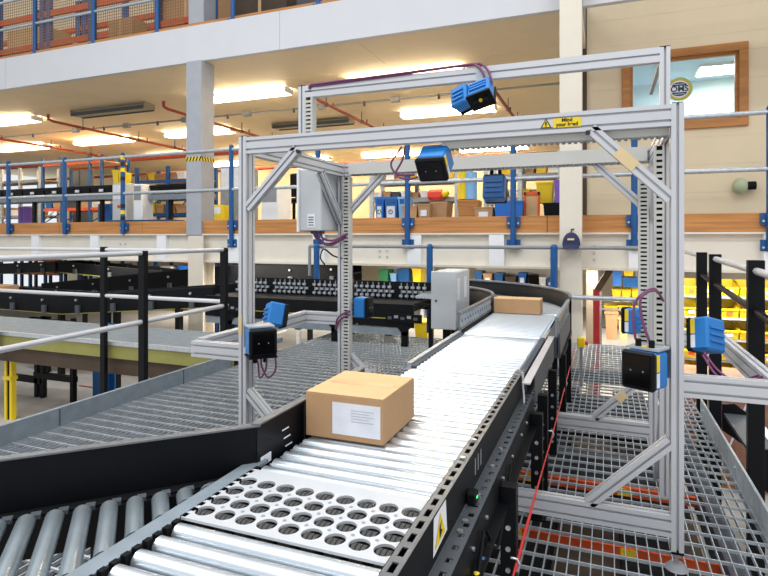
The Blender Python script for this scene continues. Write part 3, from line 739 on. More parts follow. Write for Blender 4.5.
def lattice_guard(parent, pts, z0, z1, name, m, wheels=True):
    """upright guard that follows pts, with rails, uprights and rows of small guide wheels"""
    pts = [Vector(p) for p in pts]
    g = MB().tube([(p.x, p.y, z1) for p in pts], 0.018, 6).build(name, m, parent)
    MB().tube([(p.x, p.y, z0) for p in pts], 0.014, 6).build('lower_rail', m, g)
    mb = MB(); mw = MB()
    for a, b in zip(pts[:-1], pts[1:]):
        L = (b - a).length; n = max(1, int(L / 0.11))
        for k in range(n):
            p = a.lerp(b, k / n); mb.box(p.x - 0.008, p.x + 0.008, p.y - 0.008, p.y + 0.008, z0, z1)
            for j in range(3):
                q = a.lerp(b, (k + (0.25 if j % 2 else 0.7)) / n); zz = z0 + (z1 - z0) * (0.25 + 0.25 * j)
                mw.cyl((q.x, q.y, zz - 0.02), (q.x, q.y, zz + 0.02), 0.018, 6)
    mb.build('uprights', m, g)['kind'] = 'stuff'
    if wheels: mw.build('guide_wheels', GALV, g)['kind'] = 'stuff'
    return g
lattice_guard(m3, [(-1.2, 4.84, 0), (-1.2, 5.4, 0), (-1.2, 6.3, 0)], 0.79, 0.93, 'left_guard', FRAMEG)
lattice_guard(m3, [(-0.375, 4.84, 0), (-0.37, 5.5, 0), (-0.365, 6.3, 0)], 0.79, 0.93, 'right_guard', GALV_DARK, False)
MB().box(-0.362, -0.345, 4.84, 6.3, 0.6, 0.8).build('right_guard_panel', GREYD, m3)
gd = MB().box(-0.385, -0.355, 4.84, 6.3, 0.9, 0.94).build('guard_band', FRAMEG, m3)
for k in range(7): MB().box(-0.385, -0.36, 4.84 + k * 0.235, 4.9 + k * 0.235, 0.8, 0.9).build('guard_post', FRAMEG, gd)
MB().box(-1.23, -1.19, 4.86, 6.3, 0.6, 0.77).build('rail', BLACK, m3)
MB().box(-0.46, -0.37, 4.86, 6.3, 0.6, 0.77).build('rail', GREYD, m3)
MB().box(-0.34, -0.33, 4.88, 6.3, 0.56, 0.62).build('cable_tray', BLACKM, m3)
for y in (5.74, 4.95):
    for x in (-0.36, -1.23): MB().box(x, x + 0.055, y - 0.03, y + 0.03, 0, 0.62).build('leg', BLACK, m3)
es = thing('stop_button_box', 'small yellow stop button box beside the far conveyor guard', 'switch box', (-0.24, 6.4, 0))
MB().cbox(-0.28, -0.2, 6.36, 6.44, 0.42, 0.53, 0.01).build('housing', YEL, es)
MB().cyl((-0.2, 6.4, 0.475), (-0.17, 6.4, 0.475), 0.025, 12).build('button', REDP, es)
MB().box(-0.255, -0.225, 6.385, 6.415, 0, 0.42).build('stand', GREYM, es)
# curve
cv = thing('curved_conveyor', 'curved roller conveyor with a tall black outer wall turning left', 'conveyor', (-1.5, 7.4, 0))
CC = Vector((-2.6, 6.4, 0)); RO, RI = 2.24, 1.40
n = 40
def arc(r, z, f=1.0): return [(CC.x + r * math.cos(f * math.pi / 2 * k / n), CC.y + r * math.sin(f * math.pi / 2 * k / n), z) for k in range(n + 1)]
def wall(r, th, z0, z1, f=1.0):
    mb = MB(); a0, a1 = arc(r, z0, f), arc(r, z1, f); b0, b1 = arc(r + th, z0, f), arc(r + th, z1, f)
    N = n + 1; mb.add(a0 + a1 + b0 + b1, sum(([(k, k + 1, k + 1 + N, k + N), (k + 2 * N, k + 3 * N, k + 1 + 3 * N, k + 1 + 2 * N), (k + N, k + 1 + N, k + 1 + 3 * N, k + 3 * N), (k, k + 2 * N, k + 1 + 2 * N, k + 1)] for k in range(n)), []), True)
    return mb
wall(RO, 0.02, 0.55, 0.945).build('outer_wall', BLACK, cv)
MB().tube(arc(RO + 0.01, 0.95), 0.018, 6).build('outer_lip', FRAMEG, cv)
wall(RI - 0.02, 0.02, 0.55, 0.93, 0.55).build('inner_wall', BLACK, cv)
MB().tube(arc(RI - 0.01, 0.93, 0.55), 0.02, 6).build('inner_lip', FRAMEG, cv)
wall(RI, RO - RI, 0.62, 0.64).build('bed_plate', BLACKM, cv)
tr = MB(); tr.cyl((RI + 0.03, 0, 0), (RO - 0.03, 0, 0), 0.024, 12, 0.034); me_t = tr.mesh('tapered_roller', ZINC)
for k in range(44):
    a = math.pi / 2 * (k + 0.5) / 44
    inst('roller', me_t, cv, CC + Vector((0, 0, 0.735)) - cv.location, (0, 0, a))
for a in (0.35, 0.9, 1.4):
    for r in (RI + 0.05, RO - 0.08):
        x, y = CC.x + r * math.cos(a), CC.y + r * math.sin(a)
        MB().box(x - 0.03, x + 0.03, y - 0.03, y + 0.03, 0, 0.62).build('leg', BLACK, cv)
# straight run after the curve, guide wheels along its far wall
ln = thing('guide_wheel_conveyor', 'black conveyor with rows of small grey guide wheels behind the gantry', 'conveyor', (-4.6, 8.4, 0))
yi, yo = CC.y + RI, CC.y + RO
XA, XB = -6.35, CC.x
MB().box(XA, XB, yo, yo + 0.03, 0.45, 0.885).build('far_wall', BLACK, ln)
MB().box(XA, XB, yi - 0.03, yi, 0.28, 0.62).build('near_frame', BLACK, ln)
MB().box(XA, XB, yi - 0.045, yi - 0.03, 0.4, 0.412).build('belt_edge', mat('olive_belt', (150, 140, 50), 0.6), ln)
MB().box(XA, XB, yi, yo, 0.52, 0.6).build('bed', BELT, ln)
gw = MB(); gf = MB()
x = XA + 0.05; ww = MB().cyl((0, 0, -0.02), (0, 0, 0.02), 0.034, 8).mesh('guide_wheel', GALV)
kk = 0
while x < XB - 0.05:
    if kk % 8 != 7:
        for j in range(3):
            gw.cyl((x + (0.05 if j % 2 else 0), yo - 0.03, 0.655 + 0.07 * j - 0.018), (x + (0.05 if j % 2 else 0), yo - 0.03, 0.655 + 0.07 * j + 0.018), 0.034, 8)
        gf.box(x - 0.006, x + 0.006, yo - 0.02, yo, 0.61, 0.865)
    x += 0.1; kk += 1
gw.build('guide_wheels', GALV, ln)['kind'] = 'stuff'; gf.build('wheel_brackets', GREYM, ln)['kind'] = 'stuff'
for x in (-5.85, -3.9, -2.75):
    l = MB().box(x - 0.05, x + 0.05, yi - 0.02, yi + 0.04, 0, 0.3).build('leg', BLACK, ln)
    MB().add([(x - 0.15, yi - 0.04, 0.34), (x + 0.15, yi - 0.04, 0.34), (x + 0.05, yi - 0.04, 0.22), (x - 0.05, yi - 0.04, 0.22)], [(3, 2, 1, 0)]).build('gusset', BLACK, l)
    MB().box(x - 0.28, x + 0.28, yi - 0.06, yi - 0.03, 0.36, 0.48).build('drive_unit', BLACKM, ln)
    for j in range(5): MB().box(x - 0.24 + 0.1 * j, x - 0.18 + 0.1 * j, yi - 0.075, yi - 0.06, 0.4 + 0.02 * (j % 2), 0.44 + 0.02 * (j % 2)).build('terminal', GREYM if j % 2 else GREYD, ln)
for x in (-3.3, -5.0): MB().box(x - 0.05, x + 0.05, yo - 0.1, yo, 0, 0.5).build('leg', BLACK, ln)
MB().box(XA, -2.7, yi - 0.02, yi + 0.02, 0.16, 0.27).build('side_beam', GALV_DARK, ln)
# spur conveyor joining at 45 degrees
sp = thing('spur_conveyor', 'angled spur of grey rollers behind the tall black side panel', 'conveyor', (-1.7, 0.9, 0))
q2 = math.sqrt(0.5)
k = 0; t = 0.208
while t > -1.7:
    px, py = -1.4 + t * q2, 1.4 + t * q2
    L = min((-1.243 - px) / q2, 0.72)
    if L > 0.012:
        me = roller_mesh(L, 0.0265, ZINC_OLD)
        inst('roller', me, sp, Vector((px, py, 0.741)) - sp.location, (0, 0, R(-45)))
    t -= 0.0752
def along(o, s0, s1, z0, z1, th, name, m, parent=sp):
    """upright strip on the 45 degree line x - y = o, from s0 to s1 measured back from x = -1.2"""
    a = Vector((-1.2 - s0 * q2, -1.2 - s0 * q2 - o, (z0 + z1) / 2)); b = Vector((-1.2 - s1 * q2, -1.2 - s1 * q2 - o, (z0 + z1) / 2))
    return MB().bar(a, b, th, z1 - z0, (0, 0, 1)).build(name, m, parent)
pn = along(-2.965, 0.0, 2.2, 0.60, 0.9, 0.012, 'side_panel', BLACK)
along(-2.975, 0.0, 2.2, 0.9, 0.906, 0.035, 'panel_lip', FRAMEG, pn)
along(-2.9, 0.02, 2.2, 0.66, 0.74, 0.05, 'belt_cover', BLACKM)
along(-2.84, 0.03, 2.2, 0.62, 0.735, 0.02, 'frame', BLACK)
for k in range(20):
    along(-2.855, 0.08 + k * 0.0752, 0.108 + k * 0.0752, 0.735, 0.748, 0.03, 'belt_clip', GREYD)
for s in (0.5, 1.5):
    x = -1.2 - s * q2; MB().box(x - 0.03, x + 0.03, x + 2.95 - 0.03, x + 2.95 + 0.03, 0, 0.6).build('leg', BLACK, sp)
# boxes riding on the rollers
def carton(label, x0, x1, y0, y1, z0, z1, lab=True):
    c = thing('cardboard_box', label, 'box', ((x0 + x1) / 2, (y0 + y1) / 2, z0))
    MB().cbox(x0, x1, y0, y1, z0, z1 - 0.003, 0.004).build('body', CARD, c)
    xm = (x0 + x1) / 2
    MB().box(x0 + 0.001, x1 - 0.001, y0 + 0.001, (y0 + y1) / 2 - 0.002, z1 - 0.003, z1).build('flap', CARD_TOP, c)  # top flaps coloured paler than the sides, light from above put into colour
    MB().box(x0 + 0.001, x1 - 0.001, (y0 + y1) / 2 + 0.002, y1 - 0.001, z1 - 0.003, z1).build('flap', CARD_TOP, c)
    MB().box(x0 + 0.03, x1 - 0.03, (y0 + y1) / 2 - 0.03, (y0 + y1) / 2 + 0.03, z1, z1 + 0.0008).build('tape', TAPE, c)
    if lab:
        h = z1 - z0; w = x1 - x0
        l = MB().box(x0 + w * 0.36, x1 - 0.012, y0 - 0.002, y0, z0 + 0.025, z0 + h * 0.83).build('shipping_label', PAPER, c)
        for k in range(5):
            MB().box(x0 + w * 0.6, x1 - 0.04 - 0.02 * (k % 2), y0 - 0.003, y0 - 0.002, z0 + h * (0.68 - 0.06 * k), z0 + h * (0.70 - 0.06 * k)).build('printed_line', PRINT, l)
    return c
carton('large cardboard box with a white label riding on the rollers under the gantry', -1.172, -0.82, 2.07, 2.46, 0.7705, 0.957)
carton('small flat cardboard box far along the conveyor before the curve', -1.15, -0.65, 6.24, 6.5, 0.7705, 0.93, False)
# grey cabinets beside the conveyor
for lb, y0, y1, x0, x1 in (('grey wall cabinet with plain front standing beside the conveyor guard', 5.6, 5.93, -1.68, -1.42), ('grey cabinet directly behind the plain fronted one beside the guard', 5.95, 6.26, -1.69, -1.43)):
    c = thing('control_cabinet', lb, 'cabinet', ((x0 + x1) / 2, (y0 + y1) / 2, 0.0))
    MB().cbox(x0, x1, y0 + 0.02, y1, 0.66, 1.25, 0.01).build('enclosure', CABG, c)
    MB().cbox(x0 - 0.004, x1 + 0.004, y0, y0 + 0.024, 0.655, 1.255, 0.006).build('door', CABG, c)
    MB().box(x1, x1 + 0.002, y0 + 0.06, y0 + 0.16, 0.95, 1.18).build('type_label', PAPER, c)
    MB().cyl((x0 + 0.05, y0, 0.95), (x0 + 0.05, y0 - 0.006, 0.95), 0.012, 10).build('lock', GREYD, c)
    MB().box(x0 + 0.1, x0 + 0.18, y0 + 0.08, y0 + 0.16, 0.0, 0.66).build('stand', BLACK, c)
# red pull cord
pc = thing('pull_cord', 'taut red emergency pull cord along the conveyor side', 'cord', (-0.318, 3.8, 0.31))
MB().tube([(-0.318, 1.3, 0.33), (-0.318, 2.5, 0.35), (-0.318, 3.74, 0.32), (-0.315, 5.1, 0.35), (-0.31, 6.5, 0.37)], 0.0045, 6).build('cord', CORD, pc)
MB().tube([(-0.322, 2.2, 0.31), (-0.32, 3.0, 0.325), (-0.319, 3.74, 0.316)], 0.004, 6).build('return_cord', CORD, pc)
for y in (2.2, 3.74, 5.1): MB().tube([(-0.34, y, 0.36), (-0.315, y, 0.36), (-0.305, y, 0.34), (-0.315, y, 0.312)], 0.005, 6).build('eye_bolt', STEELB, pc)
# ---------------------------------------------------------------- railings
def rail_run(name, label, posts, rails, pm, rm, pw=(0.06, 0.09), rr=0.024, ztop=1.47, zbot=-0.1, swap=False):
    p0 = posts[0]
    t = thing(name, label, 'railing', (sum(p[0] for p in posts) / len(posts), sum(p[1] for p in posts) / len(posts), max(zbot, -0.1)))
    for (x, y) in posts:
        a, b = pw
        MB().cbox(x - a / 2, x + a / 2, y - b / 2, y + b / 2, zbot, ztop, 0.004).build('post', pm, t)
    for (a, b, m) in rails: MB().tube([a, b], rr, 10).build('rail', m or rm, t)
    return t
rail_run('railing', 'black posted railing along the outer edge of the left platform', [(-4.4, 2.3), (-4.4, 4.43)],
         [((-4.4, 0.3, 1.42), (-4.4, 5.8, 1.455), None), ((-4.4, 0.3, 0.69), (-4.4, 5.8, 0.76), None)], BLACK, ALU, (0.08, 0.06), 0.026, 1.47, -0.1)
rail_run('railing', 'black posted railing running off left along the olive edged walkway', [(-8.6, 5.74), (-6.40, 5.74), (-4.4, 5.74)],
         [((-20, 5.74, 1.44), (-4.36, 5.74, 1.44), None), ((-20, 5.74, 0.81), (-4.36, 5.74, 0.81), None)], BLACK, ALU, (0.085, 0.06), 0.026, 1.48, -0.75)
rail_run('railing', 'black posted railing beside the stairs on the right', [(0.98, 4.6), (0.98, 6.15), (0.98, 6.95)],
         [((0.98, 3.4, 1.345), (0.98, 6.15, 1.40), None), ((0.98, 6.95, 1.405), (0.98, 8.4, 1.42), None), ((0.98, 3.4, 1.03), (0.98, 6.95, 1.2), BLACK)], BLACK, ALU, (0.1, 0.07), 0.026, 1.445, -1.3)
# blue railing at platform level in front of the mezzanine
t = thing('railing', 'blue capped posts with grey rails below the timber edge', 'railing', (-2.0, 9.1, 0))
for x in (-4.92, -2.76, -0.74):
    MB().cyl((x, 9.1, 0), (x, 9.1, 1.46), 0.055, 12).build('post', BLUEP, t); MB().cyl((x, 9.1, 1.46), (x, 9.1, 1.5), 0.055, 12, 0.03).build('post_cap', BLUEP, t)
MB().tube([(-5.1, 9.16, 1.45), (0.6, 9.16, 1.45)], 0.03, 8).build('rail', GREYM, t)
MB().tube([(-0.74, 9.16, 0.68), (0.75, 9.16, 0.68)], 0.035, 8).build('rail', GALV, t)
MB().tube([(-5.1, 9.16, 1.45), (-5.1, 9.16, 0.9)], 0.03, 8).build('rail', GREYM, t)
# blue railing on the mezzanine edge
t = thing('railing', 'blue posted railing bolted to the timber edge of the lower mezzanine', 'railing', (-6, YM, 1.7))
bx_ = [-15.95, -13.993, -12.028, -10.193, -7.223, -5.196, -3.353, -1.451, 0.429, 2.24]
hold = MB().box(-0.1, 0.1, -0.03, 0, -0.07, 0.07).mesh('bracket', BLUEP)
for x in bx_:
    right = x > -8
    zb = 1.42 if right else 1.69
    p = MB().cyl((x, YM - 0.09, zb), (x, YM - 0.09, 3.5), 0.05, 10).build('post', BLUEP, t)
    MB().cyl((x, YM - 0.09, 3.5), (x, YM - 0.09, 3.54), 0.055, 10, 0.03).build('post_cap', BLUEP, p)
    for z in ((1.88, 1.49) if right else (1.85,)):
        b = MB().box(x - 0.115, x + 0.115, YM - 0.07, YM - 0.03, z - 0.085, z + 0.085).build('bracket', BLUEP, p)
        for sx in (-0.08, 0.08):
            MB().cyl((x + sx, YM - 0.07, z - 0.03), (x + sx, YM - 0.085, z - 0.03), 0.018, 6).build('bolt_head', STEELB, t)
MB().tube([(-20, YM - 0.09, 3.44), (6, YM - 0.09, 3.44)], 0.036, 8).build('rail', GALV, t)
MB().tube([(-20, YM - 0.09, 2.61), (6, YM - 0.09, 2.61)], 0.036, 8).build('rail', GALV, t)
for z, m in ((2.0, 0), (2.14, 1), (2.28, 0), (3.1, 1), (3.24, 0), (3.38, 1), (2.9, 0)):
    MB().cyl((-10.193, YM - 0.09, z), (-10.193, YM - 0.09, z + 0.09), 0.053, 10).build('hazard_tape', YEL if m else INK, t)
# upper mezzanine railing with net
t = thing('railing', 'blue railing with a brown net on the upper mezzanine edge', 'railing', (-9, YM, 6.18))
for x in (-14.75, -13.35, -11.35, -9.4, -7.35, -5.3):
    p = MB().cyl((x, YM + 0.14, 6.16), (x, YM + 0.14, 7.75), 0.055, 10).build('post', BLUEP, t)
    MB().box(x - 0.1, x + 0.1, YM + 0.06, YM + 0.26, 6.16, 6.24).build('foot_plate', BLUEP, p)
MB().tube([(-20, YM + 0.14, 7.0), (-4, YM + 0.14, 7.0)], 0.035, 8).build('rail', GALV, t)
MB().tube([(-20, YM + 0.14, 7.7), (-4, YM + 0.14, 7.7)], 0.035, 8).build('rail', GALV, t)
mb = MB(); x = -17.0
while x < -8.7: mb.box(x - 0.005, x + 0.005, YM + 0.2, YM + 0.21, 6.2, 7.7); x += 0.07
z = 6.24
while z < 7.7: mb.box(-17, -8.7, YM + 0.2, YM + 0.21, z - 0.005, z + 0.005); z += 0.07
mb.build('net', NETM, t)['kind'] = 'stuff'
MB().box(-20, -4, YM + 0.12, YM + 0.2, 6.18, 6.3).build('toe_board', TIMBER, t)

# ---------------------------------------------------------------- ceiling fittings
rows = ((12.2, 'first'), (16.0, 'second'), (19.9, 'third'), (23.3, 'fourth'))
lx = (-22.3, -17.8, -13.3, -8.8, -4.3)
for j, (yy, rn) in enumerate(rows):
    for i, xx in enumerate(lx):
        if j >= 2 and i == 0: continue
        unlit = (j == 0 and i == 2) or (j == 1 and i == 3)
        nm = ('end', 'fourth', 'third', 'second', 'nearest')[i]
        lb = ('unlit grey' if unlit else 'lit') + ' fluorescent light, ' + {0: 'leftmost', 1: 'second from left', 2: 'third from left', 3: 'fourth from left', 4: 'rightmost'}[i] + ' in the ' + rn + ' ceiling row behind the fascia'
        f = thing('fluorescent_light', lb, 'light', (xx, yy, 5.2), 'fluorescent lights on the mezzanine soffit')
        MB().cbox(xx - 1.4, xx + 1.4, yy - 0.09, yy + 0.09, 5.3, 5.38, 0.01).build('housing', UNLIT if unlit else WHITE, f)
        MB().box(xx - 1.38, xx + 1.38, yy - 0.2, yy + 0.2, 5.24, 5.3).build('louvre' if unlit else 'diffuser', UNLIT if unlit else LAMP, f)
        for s in (-1, 1): MB().box(xx + s * 1.4, xx + s * 1.42, yy - 0.2, yy + 0.2, 5.23, 5.38).build('end_plate', UNLIT if unlit else WHITE, f)
        if unlit:
            for s in (-1, 1): MB().box(xx - 1.38, xx + 1.38, yy + s * 0.2 - 0.01, yy + s * 0.2 + 0.01, 5.2, 5.3).build('reflector_edge', GREYD, f)
for k, x in enumerate((-19.9, -15.5, -11.1, -6.8, -2.45)):
    lb = 'orange sprinkler branch pipe, ' + ('leftmost', 'second from left', 'middle one', 'second from right', 'rightmost')[k] + ' on the soffit'
    s = thing('sprinkler_pipe', lb, 'pipe', (x, 14.5, 5.05), 'sprinkler branch pipes')
    MB().tube([(x, 11.9, 5.3), (x, 11.9, 5.16), (x, 12.05, 5.12), (x, 18.0, 5.08)], 0.042, 8).build('pipe', PIPE, s)
    for y in (13.1, 15.4, 17.2):
        h = MB().cyl((x, y, 5.1), (x, y, 5.4), 0.012, 6).build('hanger', GREYD, s); MB().cyl((x, y - 0.03, 5.1), (x, y + 0.03, 5.1), 0.06, 8).build('clip', GREYD, h)
        MB().cyl((x, y + 0.4, 5.1), (x, y + 0.4, 5.24), 0.02, 6).build('sprinkler_head', PIPE, s)
one('sprinkler_main', MB().tube([(-30, 18.2, 4.98), (6, 18.2, 4.98)], 0.13, 10), PIPE, 'thick orange sprinkler main pipe along the mezzanine', 'pipe')
one('sprinkler_main', MB().tube([(-30, 20.5, 4.6), (6, 20.5, 4.6)], 0.06, 8), PIPE, 'thinner orange pipe farther back than the thick sprinkler main', 'pipe')
cdt = thing('conduit', 'grey electrical conduit with boxes crossing the soffit', 'conduit', (-10, 14.0, 5.28))
MB().tube([(-28, 14.0, 5.3), (-0.5, 14.0, 5.3)], 0.028, 6).build('tube', GREYM, cdt)
for x in (-21, -16.9, -14.6, -12.2, -9.9, -7.4, -5.2, -2.9): MB().box(x - 0.12, x + 0.12, 13.94, 14.06, 5.22, 5.36).build('junction_box', GREYM, cdt)
for x in (-19, -15.6, -13.3, -10.6, -8.3, -6.1, -4): MB().cyl((x, 14, 5.2), (x, 14, 5.33), 0.035, 8).build('clip', GREYD, cdt)

# ---------------------------------------------------------------- cap, sign, camera
hat = thing('cap', 'navy blue baseball cap hanging on the cream column', 'cap', (-0.49, 9.2, 1.43))
mb = MB(); N = 16; rings = 6
for i in range(rings + 1):
    ph = (math.pi / 2) * i / rings
    for k in range(N):
        a = 2 * math.pi * k / N
        mb.v.append((-0.49 + 0.135 * math.cos(ph) * math.cos(a), 9.2 + 0.10 * math.cos(ph) * math.sin(a), 1.49 + 0.2 * math.sin(ph) ** 0.9))
for i in range(rings):
    for k in range(N):
        mb.f.append((i * N + k, i * N + (k + 1) % N, (i + 1) * N + (k + 1) % N, (i + 1) * N + k)); mb.sm.append(True)
mb.build('crown', NAVY, hat)
MB().add([(-0.49 + 0.135 * math.cos(a), 9.2 + 0.10 * math.sin(a), 1.5) for a in [math.pi + math.pi * k / 10 for k in range(11)]] +
         [(-0.49 + 0.125 * math.cos(a), 9.16 + 0.13 * math.sin(a), 1.44) for a in [math.pi + math.pi * k / 10 for k in range(11)]],
         [(k, k + 1, k + 12, k + 11) for k in range(10)], True).build('brim', NAVY, hat)
MB().box(-0.54, -0.44, 9.088, 9.092, 1.565, 1.595).build('badge', TAPEB, hat)
MB().tube([(-0.49, 9.22, 1.68), (-0.49, 9.25, 1.73), (-0.46, 9.3, 1.74)], 0.012, 6).build('strap', NAVY, hat)
sgn = thing('round_sticker', 'round OMS sticker with a green and gold ring on the window', 'sticker', (1.36, 12.05, 4.18))
cx, cz = 1.325, 4.45
RING = mat('ring_gold', (206, 178, 70), 0.5)
RING2 = mat('ring_green', (140, 190, 120), 0.5)
MB().disc((cx, 12.052, cz), (0, -1, 0), 0.225, 32).build('outer_ring', RING2, sgn)
MB().disc((cx, 12.05, cz), (0, -1, 0), 0.205, 32).build('gold_ring', RING, sgn)
MB().disc((cx, 12.048, cz), (0, -1, 0), 0.165, 32).build('field', WHITE, sgn)
NAVI = mat('logo_blue', (32, 66, 98), 0.5)
for s in (1, -1):
    pts = [(cx + 0.13 * math.cos(a), 12.046, cz + s * (0.06 + 0.075 * math.sin(a))) for a in [math.pi * k / 14 for k in range(15)]]
    o = MB().add(pts, [tuple(range(15)) if s > 0 else tuple(range(14, -1, -1))]).build('globe_half', NAVI, sgn)
    for k in (1,):
        w = 0.12 - 0.03 * k
        MB().box(cx - w, cx + w, 12.043, 12.045, cz + s * (0.065 + 0.03 * k) - 0.004, cz + s * (0.065 + 0.03 * k) + 0.004).build('globe_line', WHITE, o)
tm = text_mesh('OMS', 0.15); tm.materials.append(NAVI)
inst('lettering', tm, sgn, Vector((cx, 12.04, cz)) - sgn.location, (math.pi / 2, 0, 0))
MB().box(cx - 0.15, cx + 0.15, 12.045, 12.047, cz - 0.06, cz + 0.06).build('band', WHITE, sgn)
q = at(740, 186, 11.9)
cm = thing('dome_camera', 'pale green round fitting with a black end on the wall below the window', 'wall fitting', (q.x, 12, q.z - 0.15))
mb = MB()
for i in range(9):
    ph = math.pi * i / 8
    for k in range(14): mb.v.append((q.x + 0.13 * math.sin(ph) * math.cos(2 * math.pi * k / 14), 11.87 + 0.13 * math.sin(ph) * math.sin(2 * math.pi * k / 14), q.z + 0.15 * math.cos(ph)))
for i in range(8):
    for k in range(14): mb.f.append((i * 14 + k, (i + 1) * 14 + k, (i + 1) * 14 + (k + 1) % 14, i * 14 + (k + 1) % 14)); mb.sm.append(True)
mb.build('globe', mat('pale_green', (176, 184, 150), 0.5), cm)
MB().cyl((q.x + 0.1, 11.87, q.z), (q.x + 0.24, 11.87, q.z), 0.075, 12).build('end_cap', BLACKM, cm); MB().cyl((q.x + 0.1, 11.87, q.z - 0.05), (q.x, 12, q.z - 0.1), 0.03, 8).build('arm', BLACKM, cm)

# ---------------------------------------------------------------- stairs and pallets on the right
st = thing('staircase', 'black steel staircase with grating treads going down beyond the railing', 'stairs', (1.5, 5.6, -1.3))
for y in (4.95, 6.2):
    MB().add([(1.05, y, 0.0), (1.05, y, -0.25), (2.6, y, -1.3), (2.85, y, -1.3), (1.15, y, 0.02),
              (1.05, y + 0.03, 0.0), (1.05, y + 0.03, -0.25), (2.6, y + 0.03, -1.3), (2.85, y + 0.03, -1.3), (1.15, y + 0.03, 0.02)],
             [(0, 1, 2, 3, 4), (9, 8, 7, 6, 5), (0, 5, 6, 1), (1, 6, 7, 2), (2, 7, 8, 3), (3, 8, 9, 4), (4, 9, 5, 0)]).build('stringer', BLACK, st)
for k in range(6):
    x = 1.06 + 0.26 * k; z = -0.08 - 0.2 * k
    tr_ = MB().box(x, x + 0.26, 4.98, 6.2, z - 0.03, z).build('tread', GREYD, st)
    MB().box(x + 0.2, x + 0.265, 4.98, 6.2, z, z + 0.004).build('nosing', WHITE, tr_)
for k, (x, y, z, w, d, h, lb) in enumerate(((1.7, 8.0, -1.3, 1.1, 1.2, 1.15, 'brown film wrapped pallet load below the stairs, tallest one'), (3.0, 7.6, -1.3, 1.1, 1.2, 0.95, 'brown film wrapped pallet load farther right below the stairs'), (1.55, 9.5, -1.3, 1.2, 1.1, 0.9, 'brown film wrapped pallet load behind the tallest wrapped one'))):
    p = thing('wrapped_pallet', lb, 'pallet', (x, y, z))
    MB().cbox(x - w / 2, x + w / 2, y - d / 2, y + d / 2, z + 0.16, z + h, 0.05).build('wrapped_load', WRAP, p)
    for j in (-1, 0, 1): MB().box(x - w / 2, x + w / 2, y + j * 0.45 - 0.05, y + j * 0.45 + 0.05, z, z + 0.14).build('pallet_runner', TIMBER, p)
    for j in range(5): MB().box(x - w / 2 + j * w / 4.4, x - w / 2 + j * w / 4.4 + 0.1, y - d / 2, y + d / 2, z + 0.13, z + 0.16).build('pallet_board', TIMBER, p)
    for j in range(3): MB().bar((x - w / 2 + 0.1 + 0.3 * j, y - d / 2 - 0.004, z + 0.3), (x - w / 2 + 0.35 + 0.3 * j, y - d / 2 - 0.004, z + h - 0.1), 0.02, 0.004, (0, -1, 0)).build('film_crease', PAPER, p)

# ---------------------------------------------------------------- lower left: ground floor things seen past the platform
yp = thing('bollard', 'yellow and black protective post on the ground floor', 'bollard', (-8.82, 6.14, -1.3))
for dx in (-0.06, 0.06): MB().box(-8.85 + dx - 0.025, -8.85 + dx + 0.025, 6.1, 6.18, -1.3, -0.14).build('post', YEL, yp)
MB().box(-8.885, -8.815, 6.12, 6.16, -1.3, -0.14).build('panel', BLACKM, yp); MB().box(-8.94, -8.76, 6.08, 6.2, -0.66, -0.6).build('band', YEL, yp)
bc = thing('column', 'dark blue steel column standing on the ground floor', 'column', (-8.4, 7.5, -1.3))
MB().box(-8.52, -8.27, 7.4, 7.43, -1.3, 0.05).build('front_flange', BLUE_D, bc); MB().box(-8.41, -8.38, 7.43, 7.65, -1.3, 0.05).build('web', BLUE_D, bc); MB().box(-8.52, -8.27, 7.65, 7.68, -1.3, 0.05).build('rear_flange', BLUE_D, bc)
for k, (x, y, lb) in enumerate(((-9.3, 7.2, 'black steel conveyor stand with crossbars on the ground floor'), (-11.0, 8.6, 'black steel stand with a drive motor, farthest left below the walkway'))):
    s = thing('conveyor_stand', lb, 'stand', (x, y, -1.3))
    for dx in (-0.35, -0.2, 0.55): MB().box(x + dx - 0.04, x + dx + 0.04, y - 0.04, y + 0.04, -1.3, -0.1).build('leg', BLACK, s)
    MB().box(x - 0.4, x + 0.6, y - 0.05, y + 0.05, -0.3, -0.16).build('crossbar', BLACK, s); MB().box(x - 0.4, x + 0.6, y - 0.05, y + 0.05, -0.95, -0.85).build('crossbar', BLACK, s)
    MB().box(x - 0.95, x - 0.2, y - 0.04, y + 0.04, -1.05, -0.94).build('side_arm', BLACK, s)
    MB().cyl((x - 0.6, y - 0.1, -0.25), (x - 0.2, y - 0.1, -0.25), 0.14, 14).build('motor', BLACKM, s)
for k, (x0, x1, y, lb) in enumerate(((-9.6, -8.9, 8.0, 'short red floor line beside the black stand'), (-8.2, -7.0, 8.3, 'longer red floor line near the blue column'))):
    one('floor_line', MB().box(x0, x1, y, y + 0.06, -1.3, -1.296), RED, lb, 'floor marking')

